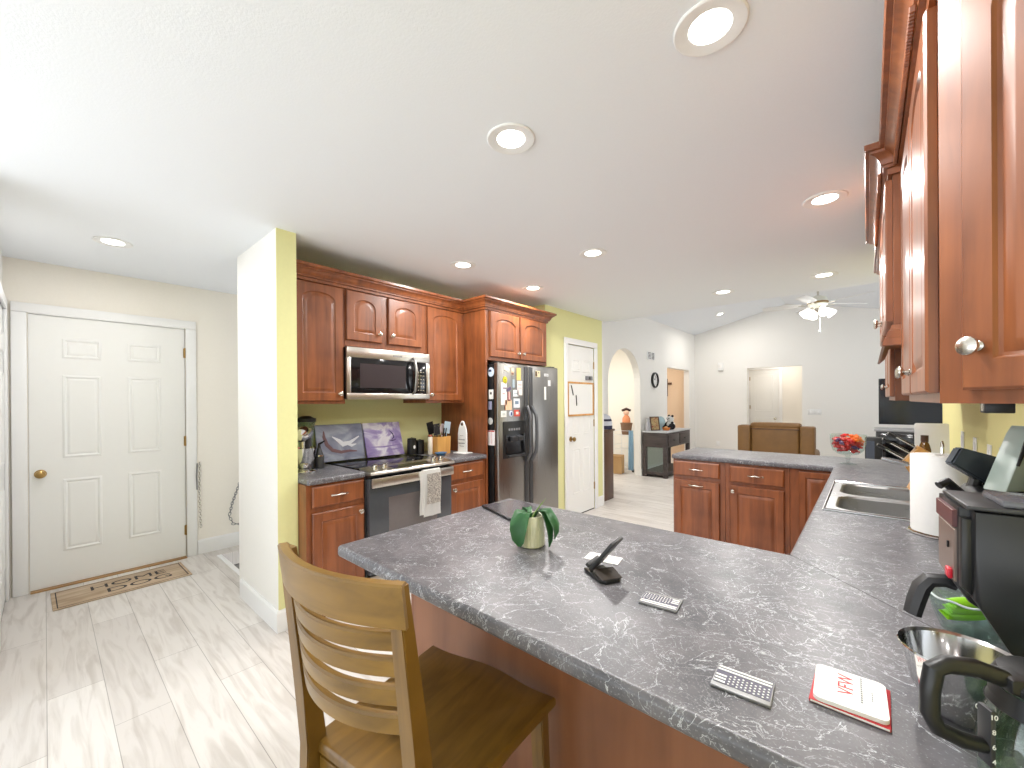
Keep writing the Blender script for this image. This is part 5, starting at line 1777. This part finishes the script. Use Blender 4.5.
# ================================================================ ENTRY
r = root('doormat', (-4.298, 0.399, 0), 'brown woodgrain doormat with HOME and DOG lettering at the entry door', 'doormat', PI / 2 + 0.02)
b = new(); box(b, -0.375, 0.375, -0.195, 0.195, 0.0005, 0.008, 0.003)
make('mat', b, wood('mat_print', (160, 136, 110), (206, 184, 158), stretch=(3, 26, 26), rough=0.9, coat=0), r)
M_MAT = mat('mat_lettering', (58, 52, 52), 0.9)
text('lettering', 'HOME', 0.125, M_MAT, r, (0.03, 0.055, 0.0082), (0, 0, 0), 0.0004, sx=1.25)
text('lettering', 'DOG', 0.125, M_MAT, r, (0.08, -0.075, 0.0082), (0, 0, 0), 0.0004, sx=1.35)
b = new(); box(b, -0.355, 0.355, -0.178, -0.172, 0.0081, 0.0086); box(b, -0.355, 0.355, 0.172, 0.178, 0.0081, 0.0086)
box(b, -0.355, -0.349, -0.172, 0.172, 0.0081, 0.0086); box(b, 0.349, 0.355, -0.172, 0.172, 0.0081, 0.0086)
make('border', b, M_MAT, r)
def chain_mesh(bb, pts, rad=0.011):
    P = [Vector(p) for p in pts]
    out = []
    for a, c in zip(P, P[1:]):
        k = max(1, int((c - a).length / 0.022))
        for i in range(k): out.append((a + (c - a) * (i / k), (c - a).normalized()))
    for i, (p, t) in enumerate(out):
        q = t.to_track_quat('X', 'Z').to_matrix().to_4x4()
        MM = Matrix.Translation(p) @ q @ Euler((PI / 2 * (i % 2), 0, 0)).to_matrix().to_4x4()
        tube(bb, [(1.35 * rad * math.cos(a), rad * 0.7 * math.sin(a), 0) for a in [2 * PI * j / 10 for j in range(10)]], 0.0028, 6, M=MM, closed=True)
r = root('chain_leash', (EX + 0.02, 0.93, 0.835), 'metal chain leash hanging beside the entry door casing', 'leash')
b = new(); tube(b, [(-0.019, 0, 0), (0.012, 0, 0), (0.016, 0, 0.012)], 0.005, 8); make('hook', b, M_NICKEL, r)
b = new(); chain_mesh(b, [(0.002, 0.0, -0.004), (0.002, -0.004, -0.30), (0.002, 0.006, -0.60)]); make('chain', b, M_NICKEL, r)
b = new(); tube(b, [(0.004, -0.018, 0.0), (0.004, -0.024, -0.12), (0.004, -0.020, -0.24)], 0.006, 8); make('strap', b, M_GREY, r)
r = root('chain_leash', (EX + 0.02, 1.30, 0.80), 'looped grey chain leash hanging behind the white wall stub', 'leash')
b = new(); tube(b, [(-0.019, 0, 0), (0.012, 0, 0), (0.016, 0, 0.012)], 0.005, 8); make('hook', b, M_NICKEL, r)
b = new(); chain_mesh(b, [(0.004, 0, -0.004), (0.004, -0.06, -0.20), (0.004, -0.12, -0.38), (0.004, -0.145, -0.50), (0.004, -0.11, -0.58), (0.004, -0.03, -0.60), (0.004, 0.10, -0.55), (0.004, 0.16, -0.30), (0.004, 0.03, -0.02)], 0.014); make('chain', b, M_GREY, r)

# ================================================================ PANTRY DOOR BOARD
r = root('whiteboard', (PX + 0.006, 4.303, 1.404), 'small whiteboard in a wooden frame hung on the pantry door', 'whiteboard', PI / 2)
W2, H2 = 0.297, 0.205
b = new(); box(b, -W2 + 0.012, W2 - 0.012, -0.012, -0.001, -H2 + 0.012, H2 - 0.012)
make('panel', b, M_WHITE, r)
b = new()
for x0, x1, z0, z1 in ((-W2, W2, H2 - 0.022, H2), (-W2, W2, -H2, -H2 + 0.022), (-W2, -W2 + 0.022, -H2 + 0.022, H2 - 0.022), (W2 - 0.022, W2, -H2 + 0.022, H2 - 0.022)):
    box(b, x0, x1, -0.018, -0.0005, z0, z1, 0.002, seg=1)
make('frame', b, M_BAMBOO, r)
for (x, z, a, lab) in ((-0.205, 0.105, 0.35, 'black marker clipped to the upper left of the whiteboard'), (-0.115, -0.015, 0.1, 'black marker stuck to the middle left of the whiteboard')):
    r2 = root('marker_pen', (PX + 0.024, 4.303 + x, 1.404 + z), lab, 'marker', rot=(0, 0, PI / 2))
    b = new(); tube(b, [(-0.06 * math.sin(a), 0, 0.06 * math.cos(a)), (0.05 * math.sin(a), 0, -0.05 * math.cos(a))], 0.0058, 10); make('barrel', b, M_BLACK, r2)
    b = new(); tube(b, [(0.0502 * math.sin(a), 0, -0.0502 * math.cos(a)), (0.065 * math.sin(a), 0, -0.065 * math.cos(a))], [0.0062, 0.004], 10); make('cap', b, M_DGREY, r2)
r = root('door_clip', (PX + 0.004, 4.50, 1.665), 'small grey clip on the pantry door above the whiteboard', 'clip', PI / 2)
b = new(); box(b, -0.075, 0.075, -0.02, 0, -0.025, 0.025, 0.004); make('body', b, M_GREY, r)
b = new(); box(b, -0.02, 0.02, -0.026, -0.0201, -0.02, 0.02, 0.003); make('lever', b, M_DGREY, r)

# ================================================================ LIVING ROOM
# console table (local x along the wall, front to -y = world +X)
r = root('console_table', (-2.667, 7.18, 0), 'dark grey wood console table against the arch wall', 'table', PI / 2)
TW, TD, TH = 1.24, 0.45, 0.80
b = new(); box(b, -0.01, TW + 0.01, -0.01, TD, TH, TH + 0.025, 0.004); make('table_top', b, mat('pale_grey_top', (196, 200, 204), 0.35), r)
b = new(); box(b, 0.0, TW, 0.004, TD - 0.005, 0.54, TH - 0.0005, 0.003); make('apron', b, M_GREYWOOD, r)
for k in range(2):
    b = new(); box(b, 0.06 + k * 0.575, 0.60 + k * 0.575, -0.012, 0.0035, 0.575, 0.765, 0.004); d = make('drawer', b, M_GREYWOOD, r)
    b = new(); tube(b, [(0.27 + k * 0.575, -0.013, 0.67), (0.29 + k * 0.575, -0.028, 0.66), (0.37 + k * 0.575, -0.028, 0.66), (0.39 + k * 0.575, -0.013, 0.67)], 0.007, 8); make('pull', b, M_BLACK, d)
for x in (0.0, TW - 0.07):
    for y in (0.0, TD - 0.075):
        b = new(); box(b, x, x + 0.07, y + 0.002, y + 0.07, 0, 0.5395, 0.003); make('leg', b, M_GREYWOOD, r)
b = new(); box(b, 0.01, TW - 0.01, 0.01, TD - 0.015, 0.04, 0.10, 0.003); make('shelf', b, M_GREYWOOD, r)
b = new(); box(b, 0.025, 0.031, 0.075, TD - 0.08, 0.101, 0.539); make('glass_side', b, M_GLASS, r)
TZ = TH + 0.026
r = root('framed_picture', (-2.99, 7.30, TZ), 'small framed tan picture leaning at the near end of the console', 'picture', rot=(-0.16, 0, PI / 2 - 0.5))
b = new()
for x0, x1, z0, z1 in ((0, 0.2, 0, 0.02), (0, 0.2, 0.24, 0.26), (0, 0.02, 0.02, 0.24), (0.18, 0.2, 0.02, 0.24)): box(b, x0, x1, 0, 0.02, z0, z1, 0.002, seg=1)
make('frame', b, M_BROWN, r)
b = new(); box(b, 0.019, 0.181, 0.006, 0.012, 0.019, 0.241); make('print', b, paint_mat('tan_print', [(0.35, (120, 92, 62)), (0.5, (196, 170, 120)), (0.65, (150, 70, 50))], 9, 2.2), r)
r = root('glass_ornament', (-2.96, 7.66, TZ), 'pale blue glass ornament on the console behind the orange dish', 'ornament')
b = new(); lathe(b, [(0, 0), (0.05, 0), (0.03, 0.02), (0.02, 0.04), (0.075, 0.10), (0.085, 0.15), (0.06, 0.22), (0.02, 0.25), (0, 0.252)], 20); make('body', b, mat('pale_blue_glass', (176, 206, 214), 0.15), r)
r = root('orange_dish', (-2.82, 7.56, TZ), 'orange figurine dish at the front of the console', 'dish')
b = new(); lathe(b, [(0, 0), (0.05, 0), (0.075, 0.05), (0.072, 0.05), (0.045, 0.012), (0, 0.012)], 18); make('dish', b, mat('orange_ceramic', (226, 138, 70), 0.4), r)
b = new(); ball(b, (0.0, 0.0, 0.045), 0.035, 12, (1, 1, 0.9)); make('figure', b, mat('peach_ceramic', (240, 180, 120), 0.4), r)
r = root('tall_vase', (-3.03, 7.235, TZ), 'slim grey vase at the near wall end of the console', 'vase')
b = new(); lathe(b, [(0, 0), (0.035, 0), (0.045, 0.05), (0.04, 0.14), (0.025, 0.20), (0.032, 0.23), (0.028, 0.23), (0.02, 0.2), (0, 0.19)], 18); make('vase', b, mat('grey_ceramic', (178, 178, 184), 0.35), r)
# panda plush
r = root('panda_plush', (-2.90, 8.02, TZ + 0.005), 'black and white panda plush sitting on the console', 'plush toy', -0.6)
M_PW, M_PB = mat('white_plush', (236, 234, 230), 0.95, scale=90, bump=0.4), mat('black_plush', (34, 32, 34), 0.95, scale=90, bump=0.4)
b = new(); ball(b, (0, 0, 0.075), 0.078, 16, (1, 1, 1)); ball(b, (0, -0.01, 0.185), 0.066, 16, (1.08, 0.95, 0.95)); make('body', b, M_PW, r)
for s in (-1, 1):
    b = new(); ball(b, (s * 0.052, 0, 0.245), 0.024, 10); make('ear', b, M_PB, r)
    b = new(); ball(b, (s * 0.026, -0.062, 0.195), 0.014, 10, (1, 0.5, 1.3)); make('eye_patch', b, M_PB, r)
    b = new(); tube(b, [(s * 0.06, -0.01, 0.12), (s * 0.09, -0.04, 0.085), (s * 0.085, -0.07, 0.06)], [0.026, 0.026, 0.024], 10); make('arm', b, M_PB, r)
    b = new(); tube(b, [(s * 0.04, -0.05, 0.032), (s * 0.055, -0.10, 0.030), (s * 0.058, -0.135, 0.034)], [0.028, 0.030, 0.030], 10); make('foot', b, M_PB, r)
b = new(); ball(b, (0, -0.074, 0.172), 0.010, 8, (1.3, 0.7, 0.8)); make('nose', b, M_PB, r)
r = root('plush_toy', (-2.80, 7.80, TZ), 'small black plush lump between orange dish and panda', 'plush toy')
b = new(); ball(b, (0, 0, 0.06), 0.062, 14, (1.0, 1.2, 0.95)); make('body', b, M_PB, r)
b = new(); ball(b, (0.0, -0.08, 0.05), 0.045, 12); make('head', b, M_PB, r)
# objects on the arch wall
r = root('wall_clock', (AX + 0.001, 7.805, 1.775), 'round wall clock with a thick black rim on the arch wall', 'clock', PI / 2)
Rx = Euler((PI / 2, 0, 0)).to_matrix().to_4x4()
b = new(); lathe(b, [(0.125, 0), (0.15, 0), (0.152, 0.03), (0.145, 0.042), (0.128, 0.042), (0.123, 0.03)], 36, Rx); make('rim', b, M_BLACK, r)
b = new(); lathe(b, [(0, 0.004), (0.126, 0.004), (0.126, 0.012), (0, 0.012)], 36, Rx); make('dial', b, M_WHITE, r)
b = new(); tube(b, [(0, -0.016, 0), (-0.05, -0.016, 0.03)], 0.004, 6); make('hour_hand', b, M_BLACK, r)
b = new(); tube(b, [(0, -0.019, 0), (0.02, -0.019, 0.085)], 0.003, 6); make('minute_hand', b, M_BLACK, r)
for i in range(12):
    a = 2 * PI * i / 12
    b = new(); box(b, -0.003, 0.003, -0.0135, -0.0121, 0.095, 0.112, M=Euler((0, a, 0)).to_matrix().to_4x4()); make('hour_mark', b, M_BLACK, r)
r = root('wall_vent', (AX + 0.001, 7.64, 2.232), 'small grey louvred vent high on the arch wall', 'vent', PI / 2)
b = new(); box(b, -0.175, 0.175, -0.012, 0, -0.075, 0.075, 0.003); make('frame', b, M_WHITE, r)
for k in (-1, 1):
    b = new()
    for i in range(5): box(b, k * 0.08 - 0.065, k * 0.08 + 0.065, -0.0145, -0.0121, -0.058 + i * 0.026, -0.040 + i * 0.026)
    make('louvre', b, M_GREY, r)
r = root('wall_cross', (-3.705, 9.998, 1.69), 'dark wooden cross on the tan wall in the square opening', 'cross')
b = new(); box(b, -0.025, 0.025, -0.02, 0, -0.21, 0.21, 0.003); make('upright', b, M_BROWN, r)
b = new(); box(b, -0.12, 0.12, -0.024, -0.0005, 0.07, 0.12, 0.003); make('crossbar', b, M_BROWN, r)
r = root('wall_box', (-2.565, FY - 0.001, 2.145), 'small white box mounted high on the far gable wall', 'wall box')
b = new(); box(b, -0.055, 0.055, -0.05, 0, -0.09, 0.09, 0.008); make('case', b, M_WHITE, r)
b = new(); box(b, -0.035, 0.035, -0.053, -0.0505, -0.02, 0.05, 0.002); make('face', b, M_PAPER, r)
r = root('outlet_plate', (-2.63, FY - 0.001, 0.37), 'white outlet plate low on the far gable wall', 'outlet')
b = new(); box(b, -0.04, 0.04, -0.006, 0, -0.06, 0.06, 0.002); make('plate', b, M_WHITE, r)
b = new(); box(b, -0.016, 0.016, -0.009, -0.0061, -0.035, 0.035, 0.002); make('socket', b, M_TRIM, r)
r = root('switch_plate', (-0.825, FY - 0.001, 1.125), 'wide white switch plate on the far wall right of the doorway', 'switch plate')
b = new(); box(b, -0.115, 0.115, -0.006, 0, -0.058, 0.058, 0.002); make('plate', b, M_WHITE, r)
for i in range(4):
    b = new(); box(b, -0.092 + i * 0.05, -0.062 + i * 0.05, -0.010, -0.0061, -0.033, 0.033, 0.002); make('rocker', b, M_WHITE, r)
# recliner seen from behind
r = root('recliner', (-1.03, 7.35, 0), 'brown leather recliner seen from behind beyond the far peninsula', 'armchair')
b = new(); box(b, -0.30, 0.30, -0.40, -0.25, 0.22, 0.985, 0.035, seg=3); make('back', b, M_LEATHER, r)
b = new(); box(b, -0.315, 0.315, -0.385, -0.19, 0.95, 1.045, 0.045, seg=4); make('head_cushion', b, M_LEATHER, r)
for s in (-1, 1):
    b = new(); box(b, s * 0.305, s * 0.475, -0.42, -0.20, 0.10, 1.0, 0.025, seg=3); make('back_wing', b, M_LEATHER, r)
    b = new(); box(b, s * 0.305, s * 0.470, -0.205, 0.48, 0.08, 0.62, 0.05, seg=3); make('arm', b, M_LEATHER, r)
b = new(); box(b, -0.30, 0.30, -0.25, 0.46, 0.22, 0.46, 0.05, seg=3); make('seat', b, M_LEATHER, r)
b = new(); box(b, -0.30, 0.30, -0.36, 0.44, 0.0, 0.22, 0.01); make('base', b, M_BROWN, r)
b = new(); tube(b, [(-0.295, -0.398, 0.95), (0.295, -0.398, 0.95)], 0.008, 8); make('seam_welt', b, M_BROWN, r)
# television and stand
r = root('tv_stand', (0.68, 7.85, 0), 'dark television stand with a silver top beyond the right wall', 'tv stand')
b = new(); box(b, -0.60, 0.60, -0.22, 0.22, 0.06, 0.93, 0.005); make('body', b, M_BLACK, r)
b = new(); box(b, -0.62, 0.62, -0.24, 0.24, 0.9305, 0.965, 0.004); make('top', b, mat('silver_laminate', (170, 170, 172), 0.35, 0.4), r)
b = new(); box(b, -0.58, 0.58, -0.20, 0.20, 0.0, 0.06); make('plinth', b, M_BLACK, r)
b = new(); box(b, -0.57, 0.57, -0.226, -0.2205, 0.50, 0.90, 0.002); make('glass_front', b, M_BLACKG, r)
r = root('television', (0.68, 7.75, 0.966), 'large black flat television on the dark stand', 'television')
b = new(); box(b, -0.57, 0.57, -0.02, 0.03, 0.06, 0.70, 0.006); make('case', b, M_BLACK, r)
b = new(); box(b, -0.555, 0.555, -0.0225, -0.0205, 0.075, 0.685); make('screen', b, mat('tv_screen', (30, 36, 44), 0.12, spec=0.7), r)
b = new(); box(b, -0.2, 0.2, -0.10, 0.10, 0, 0.012, 0.004); make('foot', b, M_BLACK, r)
b = new(); box(b, -0.04, 0.04, 0.0, 0.02, 0.0125, 0.062); make('neck', b, M_BLACK, r)
r = root('floor_speaker', (0.055, 6.85, 0), 'dark grey floor speaker in front of the television stand', 'speaker')
b = new(); box(b, -0.09, 0.075, -0.12, 0.12, 0.0, 0.90, 0.01); make('cabinet_body', b, M_BLACK, r)
b = new(); box(b, -0.08, 0.0, -0.135, -0.1205, 0.05, 0.86, 0.006); make('grille', b, mat('speaker_cloth', (82, 88, 100), 0.9), r)
# ceiling fan
r = root('ceiling_fan', (-0.531, 7.2, 2.715), 'white ceiling fan with lit glass shades under the vaulted ceiling', 'ceiling fan')
b = new(); lathe(b, [(0, 0.50), (0.07, 0.50), (0.06, 0.44), (0.02, 0.42), (0, 0.42)], 20); make('canopy', b, M_WHITE, r)
b = new(); tube(b, [(0, 0, 0.12), (0, 0, 0.44)], 0.013, 10); make('down_rod', b, M_NICKEL, r)
b = new(); lathe(b, [(0, 0.13), (0.04, 0.13), (0.10, 0.10), (0.12, 0.05), (0.115, 0.0), (0.08, -0.03), (0.05, -0.045), (0, -0.045)], 28); make('motor', b, mat('cream_white_enamel', (236, 236, 222), 0.35), r)
b = new(); lathe(b, [(0.121, 0.04), (0.124, 0.04), (0.122, 0.015), (0.1185, 0.015)], 28); make('brass_band', b, M_BRASS, r)
for k in range(5):
    a = math.radians(-30 + 72 * k)
    Ma = Euler((0, 0, a)).to_matrix().to_4x4()
    b = new(); box(b, 0.10, 0.23, -0.016, 0.016, 0.000, 0.008, 0.002, M=Ma); arm = make('blade_arm', b, M_NICKEL, r)
    b = new()
    prism(b, [(0.19, -0.045), (0.25, -0.062), (0.62, -0.072), (0.665, -0.05), (0.675, 0.0), (0.665, 0.05), (0.62, 0.072), (0.25, 0.062), (0.19, 0.045)], 0.0, 0.007, 'z', M=Ma @ Matrix.Translation((0, 0, 0.013)) @ Euler((0.20, 0, 0)).to_matrix().to_4x4(), bev=0.002)
    make('blade', b, M_WHITE, r)
for k in range(4):
    a = math.radians(28 + 90 * k)
    Ma = Euler((0, 0, a)).to_matrix().to_4x4() @ Matrix.Translation((0.085, 0, -0.055)) @ Euler((0, PI - 0.85, 0)).to_matrix().to_4x4()
    b = new(); tube(b, [(0, 0, -0.03), (0, 0, 0.012)], 0.016, 10, M=Ma); sh = make('lamp_arm', b, M_NICKEL, r)
    b = new(); lathe(b, [(0.018, 0.013), (0.03, 0.02), (0.045, 0.06), (0.062, 0.115), (0.066, 0.125), (0.062, 0.124), (0.04, 0.062), (0.0, 0.03)], 20, Ma); make('glass_shade', b, M_BULB, sh)
b = new(); lathe(b, [(0, -0.0455), (0.04, -0.0455), (0.045, -0.07), (0.02, -0.10), (0, -0.105)], 18); make('light_kit_hub', b, M_NICKEL, r)
b = new(); tube(b, [(0.02, 0, -0.10), (0.02, 0, -0.36)], 0.002, 6); ball(b, (0.02, 0, -0.375), 0.014, 10, (1, 1, 1.5)); make('pull_chain', b, M_WHITE, r)
area_light('fan_glow', (-0.531, 7.2, 2.52), (0, 0, 0), 0.25, 8, (1, 0.98, 0.94))
# brown cabinet with a cap, in front of the pantry back wall
r = root('brown_cabinet', (-2.93, 5.09, 0), 'brown wooden cabinet standing behind the pantry corner', 'cabinet')
b = new(); box(b, -0.205, 0.205, -0.18, 0.21, 0.0, 0.955, 0.004); make('body', b, M_BROWN, r)
b = new(); box(b, -0.21, 0.225, -0.185, 0.225, 0.9555, 0.985, 0.006); make('top', b, M_BROWN, r)
b = new(); box(b, 0.2055, 0.215, -0.15, 0.19, 0.08, 0.93, 0.003); make('door', b, M_BROWN, r)
r = root('knit_cap', (-2.80, 5.16, 0.986), 'navy and grey striped cap lying on the brown cabinet', 'cap')
M_CAPA, M_CAPB = mat('navy_knit', (52, 52, 76), 0.95), mat('pale_grey_knit', (196, 198, 208), 0.95)
b = new(); lathe(b, [(0, 0.0), (0.115, 0.0), (0.12, 0.03), (0.118, 0.05), (0, 0.05)], 24); make('brim_band', b, M_CAPA, r)
b = new(); lathe(b, [(0.117, 0.0502), (0.118, 0.09), (0.113, 0.11), (0, 0.0502)], 24); make('middle_band', b, M_CAPB, r)
b = new(); lathe(b, [(0.1125, 0.1105), (0.105, 0.14), (0, 0.1105)], 24); make('dark_band', b, M_CAPA, r)
b = new(); lathe(b, [(0.1045, 0.1405), (0.085, 0.18), (0.04, 0.205), (0, 0.21)], 24); make('crown', b, M_CAPB, r)
# wire cart and its things, through the arch
r = root('wire_cart', (-3.62, 7.62, 0), 'white wire rack cart on black casters seen through the arch', 'cart')
b = new()
CWx, CWy = 0.20, 0.17
for sx in (-1, 1):
    for sy in (-1, 1): tube(b, [(sx * CWx, sy * CWy, 0.06), (sx * CWx, sy * CWy, 0.86)], 0.008, 8)
make('frame', b, M_WHITE, r)
for z in (0.12, 0.42, 0.70):
    b = new()
    for i in range(9):
        x = -CWx + 2 * CWx * i / 8
        tube(b, [(x, -CWy, z), (x, CWy, z)], 0.003, 6)
    for zz in (z, z + 0.09):
        tube(b, [(-CWx, -CWy, zz), (CWx, -CWy, zz), (CWx, CWy, zz), (-CWx, CWy, zz)], 0.004, 6, closed=True)
    make('basket_shelf', b, M_WHITE, r)
for sx in (-1, 1):
    for sy in (-1, 1):
        b = new(); lathe(b, [(0, -0.012), (0.028, -0.012), (0.028, 0.012), (0, 0.012)], 14, Matrix.Translation((sx * CWx, sy * CWy, 0.029)) @ Euler((0, PI / 2, 0)).to_matrix().to_4x4()); make('caster', b, M_BLACK, r)
r = root('wicker_basket', (-3.60, 7.55, 0.712), 'brown wicker basket in the top shelf of the wire cart', 'basket')
b = new(); lathe(b, [(0, 0), (0.085, 0), (0.115, 0.22), (0.108, 0.22), (0.08, 0.012), (0, 0.012)], 22); make('body', b, mat('wicker', (140, 108, 86), 0.85, var=0.3, scale=120, bump=0.6), r)
b = new(); tube(b, [(0.114 * math.cos(a), 0.114 * math.sin(a), 0.222) for a in [2 * PI * i / 20 for i in range(20)]], 0.008, 8, closed=True); make('rim', b, mat('wicker', (140, 108, 86), 0.85), r)
r = root('rag_doll', (-3.60, 7.55, 0.95), 'peach rag doll with dark hair sitting in the wicker basket', 'doll')
b = new(); lathe(b, [(0, 0), (0.08, 0.0), (0.075, 0.08), (0.04, 0.14), (0, 0.145)], 18); make('dress', b, mat('peach_cloth', (230, 150, 108), 0.9), r)
b = new(); ball(b, (0, 0, 0.19), 0.055, 14); make('head', b, mat('pink_cloth', (240, 196, 170), 0.9), r)
b = new(); tube(b, [(-0.07, -0.05, 0.235), (0, 0, 0.258), (0.07, 0.05, 0.235)], [0.02, 0.035, 0.02], 10); make('hair', b, mat('dark_brown_yarn', (70, 48, 44), 0.95), r)
r = root('small_toy', (-3.46, 7.72, 0.80), 'small tan and white toy on the right side of the cart top', 'toy')
b = new(); lathe(b, [(0, 0), (0.05, 0), (0.055, 0.08), (0.035, 0.16), (0.0, 0.17)], 16); make('body', b, mat('cream_cloth', (240, 226, 210), 0.9), r)
b = new(); ball(b, (0.0, 0, 0.20), 0.045, 12); make('head', b, mat('tan_cloth', (206, 150, 110), 0.9), r)
r = root('blue_towel', (-3.435, 7.395, 0.02), 'light blue towel hanging down the right side of the wire cart', 'towel', PI / 2)
b = new()
loops = []
for i in range(10):
    z = 0.02 + i * 0.085
    loops.append([(0.012 * math.sin(j * 1.3 + i * 0.4), -0.05 + 0.10 * j / 8, z) for j in range(9)])
loft(b, loops, False, False, closed=False)
bmesh.ops.solidify(b, geom=b.faces[:], thickness=0.006)
make('cloth', b, mat('light_blue_cloth', (176, 212, 236), 0.9), r)
r = root('cardboard_box', (-3.66, 7.20, 0), 'tan cardboard box on the floor left of the wire cart', 'box', 0.2)
b = new()
for x0, x1, y0, y1 in ((-0.14, 0.14, -0.11, -0.105), (-0.14, 0.14, 0.105, 0.11), (-0.14, -0.135, -0.105, 0.105), (0.135, 0.14, -0.105, 0.105)): box(b, x0, x1, y0, y1, 0.002, 0.34)
box(b, -0.14, 0.14, -0.11, 0.11, 0.0, 0.006)
M_CARD = mat('cardboard', (206, 168, 120), 0.9)
make('carton', b, M_CARD, r)
b = new(); box(b, -0.14, 0.14, -0.19, -0.11, 0.338, 0.343, M=T4((0, 0, 0), (0, 0, 0))); make('flap', b, M_CARD, r)
